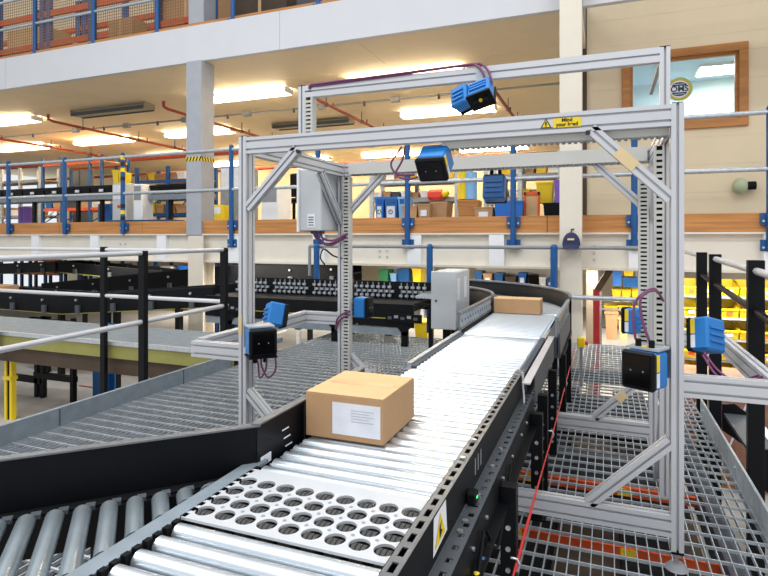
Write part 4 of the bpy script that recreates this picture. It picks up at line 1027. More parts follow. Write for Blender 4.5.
# ---------------------------------------------------------------- black conveyors on the left
def belt_conveyor(label, pts, w, hside, legs=()):
    """pts: centre line with belt heights"""
    pts = [Vector(p) for p in pts]
    c = thing('belt_conveyor', label, 'conveyor', (pts[0].x, pts[0].y, -1.3))
    for a, b in zip(pts[:-1], pts[1:]):
        d = (b - a); d.z = 0; d.normalize(); nrm = Vector((-d.y, d.x, 0)) * (w / 2)
        MB().bar(a - Vector((0, 0, .02)), b - Vector((0, 0, .02)), w, 0.03).build('belt', BELT, c)
        for s in (1, -1):
            o = nrm * s
            MB().bar(a + o + Vector((0, 0, -0.02)), b + o + Vector((0, 0, -0.02)), 0.04, hside).build('side_rail', BLACK, c)
            MB().bar(a + o + Vector((0, 0, -0.02 + hside / 2)), b + o + Vector((0, 0, -0.02 + hside / 2)), 0.06, 0.02).build('rail_lip', BELT, c)
            MB().bar(a + o * 1.05 + Vector((0, 0, -hside * .55)), b + o * 1.05 + Vector((0, 0, -hside * .55)), 0.012, 0.014).build('belt_edge', MATS['olive_belt'], c)
            n = max(1, int((b - a).length / 0.9))
            for k in range(n):
                q = a.lerp(b, (k + 0.5) / n) + o * 1.08
                MB().box(q.x - 0.05, q.x + 0.05, q.y - 0.03, q.y + 0.03, q.z - hside * 0.55, q.z - hside * 0.1).build('bracket', GREYD, c)
                MB().cyl((q.x, q.y - 0.03, q.z + hside * .2), (q.x, q.y - 0.06, q.z + hside * .2), 0.025, 8).build('bolt_head', STEELB, c)
    for (x, y, z) in legs: MB().box(x - 0.05, x + 0.05, y - 0.05, y + 0.05, -1.3, z).build('leg', BLACK, c)
    return c
belt_conveyor('black belt conveyor running level past the left walkway then bending inward', [(-17, 8.75, 0.3), (-10.2, 8.6, 0.26), (-6.4, 8.55, 0.58)], 0.9, 0.36, [(-13, 8.2, 0.2), (-10.3, 8.2, 0.2), (-8.8, 8.2, .2), (-7.2, 8.1, .35)])
belt_conveyor('black belt conveyor climbing under the steel beam to the cream column', [(-13.5, 10.6, 0.2), (-8.3, 11.4, 0.72), (-5.4, 12.0, 0.8)], 0.9, 0.5, [(-12, 10.9, 0.2), (-9, 11.3, 0.6), (-6.5, 11.7, .7)])
belt_conveyor('black belt conveyor crossing far behind the climbing one', [(-20, 11.6, 0.55), (-14.5, 11.8, 0.8), (-11.5, 12.6, 0.55)], 0.9, 0.3, [(-18, 11.6, 0.4), (-14, 11.9, 0.5)])
tn = thing('tote_tray', 'flat tan carton lying on the level black conveyor', 'carton', (-13.6, 8.7, 0.28))
MB().cbox(-14.3, -12.6, 8.45, 8.95, 0.29, 0.52, 0.01).build('base', CARD, tn); MB().box(-14.3, -12.6, 8.45, 8.48, 0.52, 0.56).build('edge', CARD_TOP, tn)
# ---------------------------------------------------------------- stock and equipment on the lower mezzanine and below it
def rbox(u0, v0, u1, v1, Y, dep):
    """x0, x1, z0, z1 of something at depth Y spanning that much of the view; dep is its own depth"""
    a = at(u0, v0, Y); b = at(u1, v1, Y)
    um = (u0 + u1) / 2
    zt = at(um, v0, Y).z; zb = at(um, v1, Y).z
    return a.x, b.x, Y, Y + dep, zb, zt
DECK = 1.94
def crate(label, u0, v0, u1, v1, Y, dep, m, cat='box', name='storage_box', lid=None, sit=None, label_patch=False, group=None):
    x0, x1, y0, y1, z0, z1 = rbox(u0, v0, u1, v1, Y, dep)
    if sit is not None: z0 = sit
    t = thing(name, label, cat, ((x0 + x1) / 2, (y0 + y1) / 2, z0), group)
    w = min(0.03, (x1 - x0) * 0.12)
    MB().add([(x0 + w, y0 + w, z0), (x1 - w, y0 + w, z0), (x1 - w, y1 - w, z0), (x0 + w, y1 - w, z0), (x0, y0, z1), (x1, y0, z1), (x1, y1, z1), (x0, y1, z1)],
             [(3, 2, 1, 0), (0, 1, 5, 4), (1, 2, 6, 5), (2, 3, 7, 6), (3, 0, 4, 7)] + ([(4, 5, 6, 7)] if lid else [])).build('body', m, t)
    if not lid:
        MB().box(x0 + w, x1 - w, y0 + w, y1 - w, z0 + 0.02, z0 + (z1 - z0) * 0.6).build('contents', GREYD if m is not CARD else CARD_TOP, t)
    h = (z1 - z0) * 0.08
    MB().box(x0 - 0.01, x1 + 0.01, y0 - 0.012, y0 + 0.01, z1 - h, z1 + 0.004).build('rim', m if not lid or lid is True else lid, t)
    if label_patch:
        MB().box(x0 + (x1 - x0) * 0.25, x0 + (x1 - x0) * 0.75, y0 - 0.012, y0 - 0.004, z0 + (z1 - z0) * 0.3, z0 + (z1 - z0) * 0.65).build('label', PAPER, t)
    return t
# tote conveyor along the left of the mezzanine
def tote_line(label, u0, u1, v, Y, leg_us):
    a = at(u0, v, Y); b = at(u1, v, Y); z = (a.z + b.z) / 2
    c = thing('tote_conveyor', label, 'conveyor', ((a.x + b.x) / 2, Y + 0.3, DECK))
    MB().box(a.x, b.x, Y, Y + 0.04, z - 0.14, z).build('side_rail', GALV_DARK, c); MB().box(a.x, b.x, Y + 0.6, Y + 0.64, z - 0.14, z).build('side_rail', GALV_DARK, c)
    MB().box(a.x, b.x, Y + 0.04, Y + 0.6, z - 0.1, z - 0.02).build('bed', GREYM, c)
    for u in leg_us:
        x = at(u, v, Y).x; l = MB().box(x - 0.05, x + 0.05, Y + 0.1, Y + 0.18, DECK, z - 0.14).build('leg', BLACK, c)
        MB().box(x - 0.2, x + 0.2, Y + 0.05, Y + 0.1, DECK, DECK + 0.06).build('foot', BLACK, l)
    return z, a.x, b.x
z, xa, xb = tote_line('grey conveyor carrying a row of black totes on the mezzanine', -40, 112, 197, 11.4, (-20, 30, 74, 98))
n = 7; w = (xb - xa) / n
for k in range(n):
    x0 = xa + k * w
    t = thing('tote', 'black tote, ' + ('leftmost', 'second', 'third', 'fourth', 'fifth', 'sixth', 'last')[k] + ' of the row from the left on the mezzanine conveyor', 'tote', (x0 + w / 2, 11.7, z), 'black totes on the mezzanine conveyor')
    MB().add([(x0 + 0.05, 11.5, z), (x0 + w - 0.05, 11.5, z), (x0 + w - 0.05, 11.95, z), (x0 + 0.05, 11.95, z), (x0 + 0.01, 11.46, z + 0.24), (x0 + w - 0.01, 11.46, z + 0.24), (x0 + w - 0.01, 11.99, z + 0.24), (x0 + 0.01, 11.99, z + 0.24)],
             [(3, 2, 1, 0), (0, 1, 5, 4), (1, 2, 6, 5), (2, 3, 7, 6), (3, 0, 4, 7)]).build('shell', BLACK, t)
    MB().box(x0 + 0.005, x0 + w - 0.005, 11.44, 11.47, z + 0.2, z + 0.25).build('rim', BLACK, t)
    MB().box(x0 + w / 2 - 0.07, x0 + w / 2 + 0.07, 11.435, 11.46, z + 0.08, z + 0.15).build('label', PAPER, t)
z, xa, xb = tote_line('grey conveyor with two dark totes left of the boxed column', 140, 200, 194, 11.4, (146, 167))
for k in range(2):
    w = (xb - xa) / 2; x0 = xa + k * w
    t = thing('tote', ('dark tote beside the white machine on the mezzanine', 'dark tote next to the boxed column on the mezzanine')[k], 'tote', (x0 + w / 2, 11.7, z), 'black totes on the mezzanine conveyor')
    MB().add([(x0 + 0.05, 11.5, z), (x0 + w - 0.05, 11.5, z), (x0 + w - 0.05, 11.95, z), (x0 + 0.05, 11.95, z), (x0 + 0.01, 11.46, z + 0.24), (x0 + w - 0.01, 11.46, z + 0.24), (x0 + w - 0.01, 11.99, z + 0.24), (x0 + 0.01, 11.99, z + 0.24)],
             [(3, 2, 1, 0), (0, 1, 5, 4), (1, 2, 6, 5), (2, 3, 7, 6), (3, 0, 4, 7)]).build('shell', BLACK, t)
    MB().box(x0 + 0.005, x0 + w - 0.005, 11.44, 11.47, z + 0.2, z + 0.25).build('rim', BLACK, t)
# machines
def machine(label, u0, v0, u1, v1, Y, dep, m, knobs=True, name='control_pedestal', cat='machine', base=DECK):
    x0, x1, y0, y1, z0, z1 = rbox(u0, v0, u1, v1, Y, dep)
    t = thing(name, label, cat, ((x0 + x1) / 2, Y + dep / 2, base))
    MB().cbox(x0, x1, y0, y1, base, z1, 0.02).build('body', m, t)
    MB().box(x0 + 0.04, x1 - 0.04, y0 - 0.012, y0, z1 - (z1 - z0) * 0.35, z1 - 0.05).build('front_panel', PAPER if m is not WHITE else GREYM, t)
    if knobs:
        MB().cyl(((x0 + x1) / 2, y0 - 0.03, z1 - (z1 - z0) * 0.5), ((x0 + x1) / 2, y0, z1 - (z1 - z0) * 0.5), 0.04, 10).build('knob', REDP, t)
    return t
machine('pale grey control pedestal at the end of the tote row', 112, 183, 126, 230, 11.3, 0.5, CABG)
machine('white narrow pedestal beside the dark totes', 133, 184, 142, 230, 11.2, 0.4, WHITE, False)
machine('grey rounded machine with a white panel right of the boxed column', 220, 166, 240, 230, 11.6, 0.8, GREYM, False)
machine('white cabinet on the mezzanine behind the near left gantry post', 261, 187, 278, 230, 11.0, 0.6, WHITE, False)
machine('yellow cabinet right of the boxed column on the mezzanine', 204, 205, 222, 230, 11.2, 0.5, YELB, False)
# pallet racking behind
def rack(label, us, Y, dep, zbeams, top, upright, beam, base=DECK):
    xs = [at(u, 200, Y).x for u in us]
    t = thing('shelf_rack', label, 'rack', (sum(xs) / len(xs), Y + dep / 2, base))
    for x in xs:
        for y in (Y, Y + dep): MB().box(x - 0.05, x + 0.05, y - 0.04, y + 0.04, base, top).build('upright', upright, t)
        MB().bar((x, Y, base + 0.2), (x, Y + dep, base + 0.9), 0.04, 0.03).build('strut', upright, t)
    for z in zbeams:
        for y in (Y, Y + dep): MB().box(xs[0], xs[-1], y - 0.03, y + 0.03, z - 0.1, z).build('beam', beam, t)
        MB().box(xs[0], xs[-1], Y + 0.03, Y + dep - 0.03, z - 0.03, z + 0.01).build('shelf', CARD_TOP, t)
    return t, xs
rack('orange beamed pallet rack with blue uprights behind the tote row', (43, 62, 90, 102), 15.0, 1.2, (at(75, 208, 15).z, at(75, 162, 15).z), 4.6, BLUEP, ORANGE)
rack('blue framed shelf rack heaped with stock left of the boxed column', (137, 168, 196), 13.2, 0.9, (2.35, 2.95, 3.35), 3.75, BLUEP, BLUEP)
rack('grey shelf rack behind the blue recycling bins', (372, 408, 457), 12.6, 0.7, (2.55, 3.0), 3.5, GALV, GREYM)
rack('grey shelf rack of stock behind the big blue bin', (486, 520, 560), 13.4, 0.7, (2.55, 3.1), 3.6, GALV, GREYM)
rng = random.Random(3)
def heap(desc, us, v0, v1, Y, mats, dep=0.5, cat='box'):
    for k, (a, b) in enumerate(zip(us[:-1], us[1:])):
        m, cname = mats[k % len(mats)]
        crate(cname + ' ' + desc + ', ' + ORD[k] + ' from the left', a + 0.6, v0 + rng.uniform(0, (v1 - v0) * 0.4), b - 0.6, v1, Y, dep, m, cat, lid=True)
ORD = ('first', 'second', 'third', 'fourth', 'fifth', 'sixth', 'seventh', 'eighth', 'ninth', 'tenth', 'eleventh', 'twelfth')
KB = (CARD, 'cardboard box'); YB = (YELB, 'yellow box'); WB = (WHITE, 'white carton'); DB = (GREYD, 'dark box'); BB = (BLUEBIN, 'blue box'); RB = (REDP, 'red box'); TB = (TIMBER, 'brown crate')
zr = lambda z, u, Y: HORIZON - (z - CAM_H) * FPX / (C_ * Y - S_ * at(u, 200, Y).x)
def on_shelf(desc, us, z, hpx, Y, mats, dep=0.5):
    for k, (a, b) in enumerate(zip(us[:-1], us[1:])):
        v = zr(z, (a + b) / 2, Y); m, cname = mats[k % len(mats)]
        crate(cname + ' ' + desc + ', ' + ORD[k] + ' from left', a + 0.5, v - hpx * rng.uniform(0.6, 1.1), b - 0.5, v, Y, dep, m, 'box', lid=True, sit=z + 0.011)
on_shelf('on the top shelf of the blue framed rack', (139, 147, 155, 166, 176, 185), 3.35, 8, 13.3, (KB, YB, TB, KB, WB))
on_shelf('on the middle shelf of the blue framed rack', (139, 150, 158, 167, 178, 186), 2.95, 8, 13.3, (TB, KB, WB, KB, DB))
on_shelf('on the low shelf of the blue framed rack', (145, 155, 164, 175, 187), 2.35, 9, 13.3, (YB, KB, TB, KB))
on_shelf('on the low shelf of the orange rack', (44, 52, 63, 76, 89, 100), at(75, 208, 15).z, 11, 15.2, (BB, KB, DB, KB, WB))
rack('grey shelf rack at the far left of the mezzanine', (-30, 2, 20, 40), 15.5, 0.8, (2.5, 3.2, 3.9), 4.4, GALV, GREYM)
on_shelf('on the low shelf of the far left grey rack', (-12, -2, 8, 19, 28, 38), 2.5, 9, 15.6, (BB, KB, WB, BB, KB))
on_shelf('on the middle shelf of the far left grey rack', (-12, 0, 10, 19, 30), 3.2, 9, 15.6, (WB, DB, WB, BB))
on_shelf('on the low shelf behind the recycling bins', (374, 382, 391, 400, 409, 419, 430), 2.55, 7, 12.7, (WB, KB, DB, WB, KB, WB))
on_shelf('on the upper shelf behind the recycling bins', (374, 384, 395, 405, 416, 430, 442, 455), 3.0, 8, 12.7, (YB, WB, KB, YB, WB, KB, YB))
on_shelf('on the low shelf behind the big blue bin', (488, 498, 508, 519, 530, 541, 551, 560), 2.55, 10, 13.5, (KB, YB, WB, YB, KB, YB, WB))
on_shelf('on the upper shelf behind the big blue bin', (490, 500, 512, 524, 535, 547, 559), 3.1, 9, 13.5, (WB, YB, WB, KB, YB, WB))
# dark panels painted for the shade in openings, and blue drums at the left
for k, (u0, u1, lb) in enumerate(((70, 79, 'dark panel for the shade in an opening, left half, behind the orange rack'), (80, 88, 'dark panel for the shade in an opening, right half, behind the orange rack'))):
    crate(lb, u0, 166, u1, 184, 16.9, 0.3, GREYD, 'panel', 'opening_shade_panel', lid=True, sit=DECK)
for k, (u, m, lb) in enumerate(((24, VIOLET, 'violet blue drum under the tote row, nearer the blue post'), (29, VIOLET, 'violet blue drum under the tote row, farther from the blue post'), (104, BLUEBIN, 'bright blue drum below the last black tote'), (110, BLUEBIN, 'bright blue drum beside the pale pedestal'))):
    p = at(u, 205, 12.4)
    d = thing('drum', lb, 'drum', (p.x, 12.4, DECK))
    MB().cyl((p.x, 12.4, DECK), (p.x, 12.4, DECK + 0.62), 0.16, 14).build('shell', m, d); MB().cyl((p.x, 12.4, DECK + 0.62), (p.x, 12.4, DECK + 0.66), 0.165, 14, 0.15).build('lid', m, d); MB().cyl((p.x, 12.4, DECK + 0.3), (p.x, 12.4, DECK + 0.33), 0.168, 14).build('hoop', m, d)
crate('yellow tilted picking bin above the pale pedestal, larger one', 112, 170, 118, 183, 11.4, 0.3, YELB, 'bin', 'picking_bin')
crate('yellow tilted picking bin above the pale pedestal, smaller one', 118.5, 172, 123, 183, 11.4, 0.3, YELB, 'bin', 'picking_bin')
crate('blue flat table edge between the two pedestals', 108, 220, 170, 224, 10.6, 0.5, BLUEP, 'table', 'work_table', lid=True, sit=DECK)
# office chair behind the front left post
q = at(294, 190, 12.2); ch = thing('office_chair', 'black office chair beside the white cabinet on the mezzanine', 'chair', (q.x, q.y, DECK))
MB().cbox(q.x - 0.3, q.x + 0.3, q.y - 0.3, q.y + 0.3, 2.48, 2.58, 0.03).build('seat', BLACKM, ch); MB().cbox(q.x - 0.28, q.x + 0.28, q.y + 0.25, q.y + 0.34, 2.65, 3.25, 0.03).build('backrest', BLACKM, ch)
MB().cyl((q.x, q.y, 2.05), (q.x, q.y, 2.5), 0.04, 10).build('gas_column', BLACKM, ch)
for k in range(5):
    a = 2 * math.pi * k / 5; MB().bar((q.x, q.y, 2.06), (q.x + 0.33 * math.cos(a), q.y + 0.33 * math.sin(a), 2.0), 0.05, 0.04).build('base_spoke', BLACKM, ch); MB().cyl((q.x + 0.33 * math.cos(a), q.y + 0.33 * math.sin(a) - .02, 1.97), (q.x + 0.33 * math.cos(a), q.y + 0.33 * math.sin(a) + .02, 1.97), 0.03, 8).build('caster', BLACKM, ch)
MB().bar((q.x - 0.1, q.y + 0.28, 2.5), (q.x - 0.1, q.y + 0.32, 2.8), 0.06, 0.02, (0, 1, 0)).build('back_support', BLACKM, ch)
# recycling bins and boxes in the middle
for (u0, u1, lb, m) in ((375, 383.5, 'blue recycling bin with a green and white label, the narrower one', BLUEBIN), (384.5, 397, 'blue recycling bin with a white recycling label', BLUEBIN), (398, 406, 'pale blue bin beside the recycling bins', LBLUE)):
    t = crate(lb, u0, 197, u1, 219, 11.0, 0.5, m, 'bin', 'recycling_bin', sit=DECK, lid=True)
    x0, x1, y0, y1, z0, z1 = rbox(u0, 197, u1, 219, 11.0, 0.5)
    MB().box(x0 + 0.04, x1 - 0.04, y0 - 0.014, y0 - 0.002, z1 - 0.14, z1 - 0.04).build('slot_flap', BLUE_D, t)
    if m is BLUEBIN:
        l = MB().box(x0 + 0.05, x1 - 0.05, y0 - 0.004, y0 + 0.02, z0 + 0.03, z0 + 0.27).build('recycling_label', PAPER, t)
        for k in range(3):
            a = math.pi / 2 + k * 2 * math.pi / 3; c = Vector(((x0 + x1) / 2, y0 - 0.008, z0 + 0.15)); rr = 0.05
            p0 = c + Vector((math.cos(a) * rr, 0, math.sin(a) * rr)); p1 = c + Vector((math.cos(a + 1.6) * rr, 0, math.sin(a + 1.6) * rr))
            MB().bar(p0, p1, 0.022, 0.003, (0, -1, 0)).build('arrow', GREEN if u0 < 380 else GREYD, l)
crate('cardboard box standing beside the pale blue bin', 402, 206, 417, 219, 10.9, 0.5, CARD, lid=True, sit=DECK)
crate('cardboard box with a white patch between blue post and timber crate', 417.5, 204, 430, 219, 10.9, 0.5, CARD, lid=True, sit=DECK, label_patch=True)
crate('tall cardboard box with an open dark top on the mezzanine', 431, 202, 447, 219, 11.1, 0.5, CARD, sit=DECK)
q = at(436, 195, 12.5)
rd = thing('red_parcel', 'crumpled red bag on the shelf above the cardboard boxes', 'bag', (q.x, 12.5, q.z - 0.12))
mb = MB().chull((q.x, 12.55, q.z), (0.2, 0.15, 0.12), 0.06); mb.build('bag', REDP, rd); MB().chull((q.x + 0.22, 12.5, q.z + 0.02), (0.08, 0.1, 0.07), 0.04).build('flap', YELB, rd)
crate('light timber crate leaning near the middle of the mezzanine', 457, 200, 478, 219, 11.0, 0.4, TIMBER, 'crate', 'timber_crate', lid=True, sit=DECK)
q = at(462, 185, 11.2); yr = thing('film_roll', 'yellow upright roll of film above the timber crate', 'roll', (q.x, 11.3, at(462, 199, 11.2).z)); MB().cyl((q.x, 11.3, at(462, 199, 11.2).z), (q.x, 11.3, at(462, 171, 11.2).z), 0.11, 14).build('film', YELB, yr); MB().cyl((q.x, 11.3, at(462, 199, 11.2).z - .01), (q.x, 11.3, at(462, 171, 11.2).z + .03), 0.04, 10).build('core', CARD, yr)
q = at(470, 185, 11.2); yr = thing('film_roll', 'pale violet upright roll of film above the timber crate', 'roll', (q.x, 11.3, at(470, 199, 11.2).z)); MB().cyl((q.x, 11.3, at(470, 199, 11.2).z), (q.x, 11.3, at(470, 172, 11.2).z), 0.12, 14).build('film', LBLUE, yr); MB().cyl((q.x, 11.3, at(470, 199, 11.2).z - .01), (q.x, 11.3, at(470, 171, 11.2).z + .03), 0.04, 10).build('core', CARD, yr)
crate('big blue bin behind the rear scanner on the mezzanine', 494, 201, 523, 218, 10.8, 0.7, BLUEBIN, 'bin', 'storage_bin', sit=DECK)
crate('cardboard box left of the big blue bin', 474, 207, 493, 218, 10.9, 0.5, CARD, lid=True, sit=DECK, label_patch=True)
pf = crate('orange edged cardboard display board right of the big blue bin', 524, 192, 540, 218, 11.0, 0.12, CARD_TOP, 'board', 'display_board', lid=True, sit=DECK)
x0, x1, y0, y1, z0, z1 = rbox(524, 192, 540, 218, 11.0, 0.12)
for a, b, c, d in ((x0, x0 + 0.04, DECK, z1), (x1 - 0.04, x1, DECK, z1), (x0, x1, z1 - 0.06, z1)): MB().box(a, b, y0 - 0.02, y0, c, d).build('edge_strip', ORANGE, pf)
crate('yellow stack tray left of the violet container', 536, 182, 553, 203, 11.3, 0.5, YELB, 'tray', 'stack_tray', lid=True, sit=None)
crate('black storage box below the violet container', 543, 203, 562, 218, 11.0, 0.6, BLACK, 'box', lid=True, sit=DECK)
crate('violet container on the black storage box by the cream column', 554, 180, 563, 203, 11.05, 0.5, VIOLET, 'container', 'container', lid=True)
# things under the mezzanine
GZ = -1.3
mt = [(586, 597, 268, 'grey-brown boxed column below the mezzanine beside the red post', mat('column_taupe', (128, 118, 104), 0.6))]
x0, x1, y0, y1, z0, z1 = rbox(586, 268, 598, 345, 10.6, 0.3)
t = thing('column', mt[0][3], 'column', ((x0 + x1) / 2, 10.7, GZ)); MB().cbox(x0, x1, y0, y1, GZ, 1.08, 0.01).build('casing', mt[0][4], t)
MB().box(x0 - .05, x1 + .05, y0 - .05, y1 + .05, GZ, GZ + 0.05).build('base_plate', GREYD, t)
x0, x1, y0, y1, z0, z1 = rbox(593, 289, 600, 345, 10.0, 0.15)
t = thing('guard_post', 'dark red guard post with a brown arm under the mezzanine', 'post', ((x0 + x1) / 2, 10.05, GZ)); MB().cbox(x0, x1, y0, y1, GZ, z1, 0.01).build('post', RED, t)
MB().bar((x1 - 0.04, y0 + 0.05, z1 - 0.02), (x1 + 0.16, y0 + 0.05, z1 + 0.33), 0.1, 0.1).build('arm', BROWN, t)
def low_shelf(label, u0, u1, Y, zs_, m=GREYM, top=1.0):
    xa, xb = at(u0, 300, Y).x, at(u1, 300, Y).x
    t = thing('shelf_rack', label, 'rack', ((xa + xb) / 2, Y + 0.3, GZ))
    for x in (xa, xb):
        for y in (Y, Y + 0.55): MB().box(x - 0.03, x + 0.03, y - 0.03, y + 0.03, GZ, top).build('upright', m, t)
    for z in zs_: MB().box(xa, xb, Y, Y + 0.55, z - 0.04, z).build('shelf', m, t)
    return xa, xb
# yellow bins on the right
YR_ = 10.9
zsh = [0.98 - 0.36 * k for k in range(1, 7)]
xa, xb = low_shelf('grey shelf rack full of yellow picking bins right of the gantry', 682, 800, YR_, zsh)
rown = ('top', 'second', 'third', 'fourth', 'fifth', 'sixth'); n = 6; w = (xb - xa) / n
for r, z in enumerate(zsh):
    for k in range(n):
        x0 = xa + k * w + 0.015; x1 = xa + (k + 1) * w - 0.015
        t = thing('picking_bin', 'yellow picking bin, ' + ORD[k] + ' from left on the ' + rown[r] + ' rack shelf', 'bin', ((x0 + x1) / 2, YR_ + 0.2, z), 'yellow picking bins on the shelf rack')
        y0 = YR_ - 0.06
        MB().add([(x0, y0 + 0.06, z + 0.002), (x1, y0 + 0.06, z + 0.002), (x1, y0 + 0.5, z + 0.002), (x0, y0 + 0.5, z + 0.002), (x0, y0, z + 0.15), (x1, y0, z + 0.15), (x1, y0 + 0.5, z + 0.26), (x0, y0 + 0.5, z + 0.26)],
                 [(3, 2, 1, 0), (0, 1, 5, 4), (1, 2, 6, 5), (2, 3, 7, 6), (3, 0, 4, 7)]).build('body', YELB, t)
        MB().box(x0, x1, y0 - 0.015, y0 + 0.01, z + 0.13, z + 0.155).build('lip', YELB, t)
        MB().box(x0 + 0.08, x1 - 0.08, y0 + 0.015, y0 + 0.03, z + 0.05, z + 0.11).build('label', PAPER if (r + k) % 3 else ORANGE, t)
        MB().box(x0 + 0.03, x1 - 0.03, y0 + 0.1, y0 + 0.45, z + 0.01, z + 0.12).build('contents', CARD_TOP if (r * k) % 2 else BROWN, t)
# middle right: yellow bins, blue rack, cartons
for k, (u0, u1) in enumerate(((612, 621), (621.5, 631), (631.5, 641), (641.5, 651))):
    crate('yellow bin, ' + ORD[k] + ' from the left, on the rack between red post and gantry', u0, 289, u1, 302, 11.6, 0.5, YELB, 'bin', 'picking_bin')
for k, (u0, u1) in enumerate(((604, 618), (618.5, 634), (634.5, 650))):
    crate('yellow tray, ' + ORD[k] + ' from the left, below the yellow bins by the red post', u0, 306, u1, 312, 11.6, 0.5, YELB, 'tray', 'stack_tray')
low_shelf('grey shelf rack of yellow bins between red post and gantry', 600, 655, 11.6, (0.25, -0.1, -0.6))
for k, (u0, v0, u1, v1, m, lb) in enumerate(((612, 265, 622, 286, BLUEBIN, 'blue bag hanging under the beam beside the yellow bins'), (623, 268, 634, 276, YELB, 'upper yellow strap tray under the beam'), (622, 278, 640, 287, BLUE_D, 'dark blue crate on top of the yellow bin rack'), (605, 312, 618, 340, CARD, 'tall cardboard carton below the yellow trays'), (618.5, 318, 628, 341, CARD_TOP, 'open pale carton below the yellow trays'))):
    crate(lb, u0, v0, u1, v1, 11.3, 0.4, m, 'box', lid=True)
# desks and cartons along the middle
desk = [(-0, 0)]
for k, (u0, u1, lb) in enumerate(((376, 424, 'white packing bench under the mezzanine behind the guide wheels'), (470, 556, 'long white packing bench under the mezzanine behind the curve'), (258, 338, 'white packing bench under the mezzanine left of the far gantry post'))):
    xa, xb = at(u0, 280, 12.0).x, at(u1, 280, 12.0).x
    t = thing('packing_bench', lb, 'bench', ((xa + xb) / 2, 12.4, GZ))
    MB().box(xa, xb, 12, 12.8, 0.5, 0.56).build('top', WHITE, t); MB().box(xa, xb, 12.7, 12.8, 0.56, 0.95).build('back_panel', CREAM, t)
    for x in (xa + 0.06, (xa + xb) / 2, xb - 0.06): MB().box(x - 0.04, x + 0.04, 12.05, 12.13, GZ, 0.5).build('leg', GALV, t)
    MB().box(xa, xb, 12.05, 12.7, -0.3, -0.26).build('lower_shelf', GREYM, t)
specs = [(378, 388, GREEN), (390, 396, LBLUE), (397, 409, BLUE_D), (412, 421, YELB), (474, 482, BLUE_D), (483, 492, CARD), (494, 503, BLUE_D), (505, 516, BROWN), (518, 526, BLUEBIN), (528, 537, BLACK), (539, 546, WHITE), (547, 553, BLUEBIN),
         (262, 270, BLUEBIN), (273, 281, CARD), (283, 290, BLUEBIN), (293, 305, GREYD), (308, 318, CARD), (322, 334, WHITE)]
cn = {id(GREEN): 'green', id(LBLUE): 'pale blue', id(BLUE_D): 'dark blue', id(YELB): 'yellow', id(CARD): 'cardboard', id(BROWN): 'brown', id(BLUEBIN): 'blue', id(BLACK): 'black', id(WHITE): 'white', id(GREYD): 'dark grey'}
used = {}; specs_n = {}
for (u0, u1, m) in specs:
    key = (id(m), 'bench behind the guide wheels' if 350 < u0 < 430 else ('bench behind the curve' if u0 > 430 else 'bench left of the far gantry post')); specs_n[key] = specs_n.get(key, 0) + 1
for (u0, u1, m) in specs:
    where = 'bench behind the guide wheels' if u0 < 430 and u0 > 350 else ('bench behind the curve' if u0 > 430 else 'bench left of the far gantry post')
    key = (id(m), where); used[key] = used.get(key, 0) + 1
    hh = rng.uniform(8, 15)
    v = zr(0.56, (u0 + u1) / 2, 12.2)
    crate(cn[id(m)] + ' box on the ' + where + ((', ' + ORD[used[key] - 1] + ' such from left') if used[key] > 1 or specs_n[key] > 1 else ''), u0, v - hh, u1, v, 12.2, 0.4, m, 'box', lid=True, sit=0.56, label_patch=(m in (BLUEBIN, CARD)))
# cartons on the floor below the guide wheel conveyor
for k, (u0, v0, u1, v1, m, lb) in enumerate(((372, 325, 380, 340, CARD_TOP, 'pale carton on the floor seen below the guide wheel conveyor'), (386, 318, 398, 338, CARD, 'brown carton on the floor seen below the guide wheel conveyor'), (414, 322, 428, 342, YELB, 'yellow crate on the floor beside the blue post'), (262, 318, 276, 334, WHITE, 'white crate on the floor left of the far gantry post'))):
    crate(lb, u0, v0, u1, v1, 10.0, 0.5, m, 'box', lid=True)
# far shelf rack below the mezzanine, orange beams
for k, (u0, u1, Y, lb) in enumerate(((0, 60, 16.0, 'orange beamed rack at far left under the mezzanine'), (208, 240, 13.5, 'orange beamed rack under the mezzanine by the cream column'), (60, 190, 17.5, 'long orange beamed rack far below the mezzanine'))):
    xa, xb = at(u0, 270, Y).x, at(u1, 270, Y).x
    t = thing('shelf_rack', lb, 'rack', ((xa + xb) / 2, Y + 0.5, GZ))
    nb = 4
    for i in range(nb + 1):
        x = xa + (xb - xa) * i / nb; MB().box(x - 0.05, x + 0.05, Y, Y + 0.1, GZ, 1.05).build('upright', BLUEP, t); MB().box(x - 0.05, x + 0.05, Y + 0.9, Y + 1, GZ, 1.05).build('upright', BLUEP, t)
    for z in (-0.5, 0.2, 0.75): MB().box(xa, xb, Y, Y + 0.08, z - 0.1, z).build('beam', ORANGE, t); MB().box(xa, xb, Y + 0.08, Y + 1, z - 0.04, z).build('shelf', CARD_TOP, t)
    for i in range(nb * 2):
        x = xa + (xb - xa) * (i + 0.12) / (nb * 2); ww = (xb - xa) / (nb * 2) * 0.7
        if ww > 0.1:
            m, c_ = (KB, WB, BB, KB, DB)[i % 5]
            o = thing('storage_box', c_ + ', ' + ORD[i] + ' from left on the ' + lb, 'box', (x + ww / 2, Y + 0.4, 0.2))
            MB().cbox(x, x + ww, Y + 0.15, Y + 0.75, 0.2, 0.2 + 0.2 + 0.04 * (i % 4), 0.01).build('body', m, o); MB().box(x, x + ww, Y + 0.14, Y + 0.15, 0.3, 0.32).build('tape', TAPE, o)
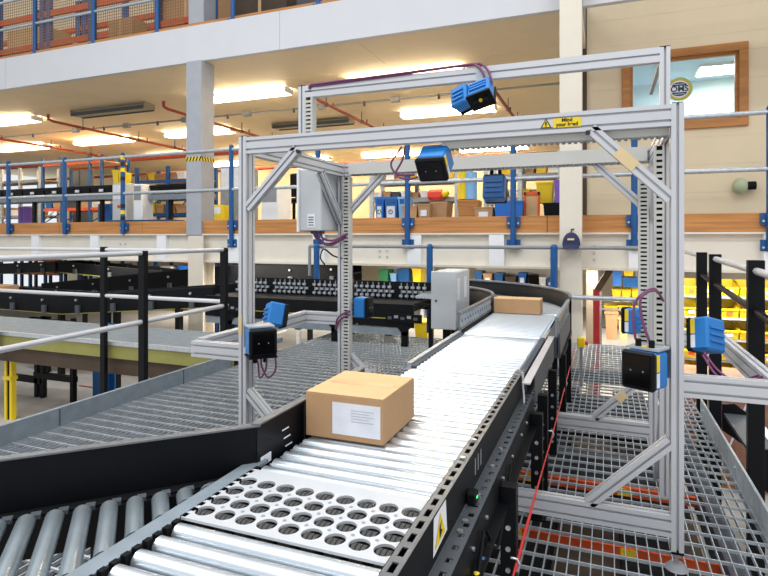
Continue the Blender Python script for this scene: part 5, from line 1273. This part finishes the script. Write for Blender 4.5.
# ---------------------------------------------------------------- upper mezzanine stock
rk = thing('pallet_rack', 'blue and red pallet rack behind the net on the upper mezzanine', 'rack', (-13, 12.0, 6.16))
for x in (-17.2, -15.3, -15.05, -13.4, -11.0, -9.2):
    for y in (11.6, 12.8): MB().box(x - 0.08, x + 0.08, y - 0.06, y + 0.06, 6.16, 9).build('upright', BLUEP, rk)
for z in (7.3, 8.2):
    for y in (11.6, 12.8): MB().box(-20, -9.2, y - 0.05, y + 0.05, z - 0.15, z).build('beam', ORANGE, rk)
MB().bar((-16.9, 11.7, 6.9), (-13.4, 12.6, 6.5), 0.1, 0.16).build('loose_beam', RED, rk); MB().bar((-18.9, 11.6, 6.75), (-15.0, 11.6, 7.1), 0.1, 0.14).build('loose_beam', RED, rk)
for (lb, x0, x1, y0, y1, z0, z1, m) in (('tall brown carton behind the net on the upper mezzanine', -12.0, -11.2, 10.9, 11.4, 6.17, 7.25, CARD), ('flat brown carton pile on the upper rack shelf at the left', -17.0, -15.4, 11.7, 12.6, 7.3, 7.9, CARD_TOP), ('wide brown carton on the upper rack shelf near the grey column', -11.0, -9.4, 11.7, 12.6, 7.3, 8.0, CARD), ('yellowish carton on the upper floor behind the net', -14.3, -13.3, 12.0, 12.6, 6.17, 6.7, TIMBER), ('dark carton right of the grey column on the upper mezzanine', -8.0, -6.6, 10.8, 11.6, 6.17, 7.2, BROWN), ('dark green carton at the far end of the upper mezzanine', -6.4, -5.0, 10.9, 11.6, 6.17, 7.0, GREYD)):
    c = thing('cardboard_box', lb, 'box', ((x0 + x1) / 2, (y0 + y1) / 2, z0)); MB().cbox(x0, x1, y0, y1, z0, z1, 0.01).build('body', m, c); MB().box((x0 + x1) / 2 - 0.04, (x0 + x1) / 2 + 0.04, y0 - 0.003, y0, z0, z1).build('tape', TAPE, c)
hr = thing('hose_reel', 'silver coiled hose reel lying behind the net on the upper mezzanine', 'reel', (-12.9, 10.7, 6.17))
MB().cyl((-12.7, 10.5, 6.42), (-12.7, 10.9, 6.42), 0.22, 16).build('drum', GALV, hr); MB().cyl((-13.5, 10.7, 6.3), (-12.8, 10.7, 6.38), 0.07, 10).build('pipe', STEELB, hr); MB().box(-13.0, -12.4, 10.5, 10.9, 6.17, 6.22).build('base', GREYM, hr)
# ---------------------------------------------------------------- to metres
bpy.context.view_layer.update()
for me in bpy.data.meshes: me.transform(Matrix.Scale(SC, 4))
for o in scene.objects: o.location = Vector(o.location) * SC
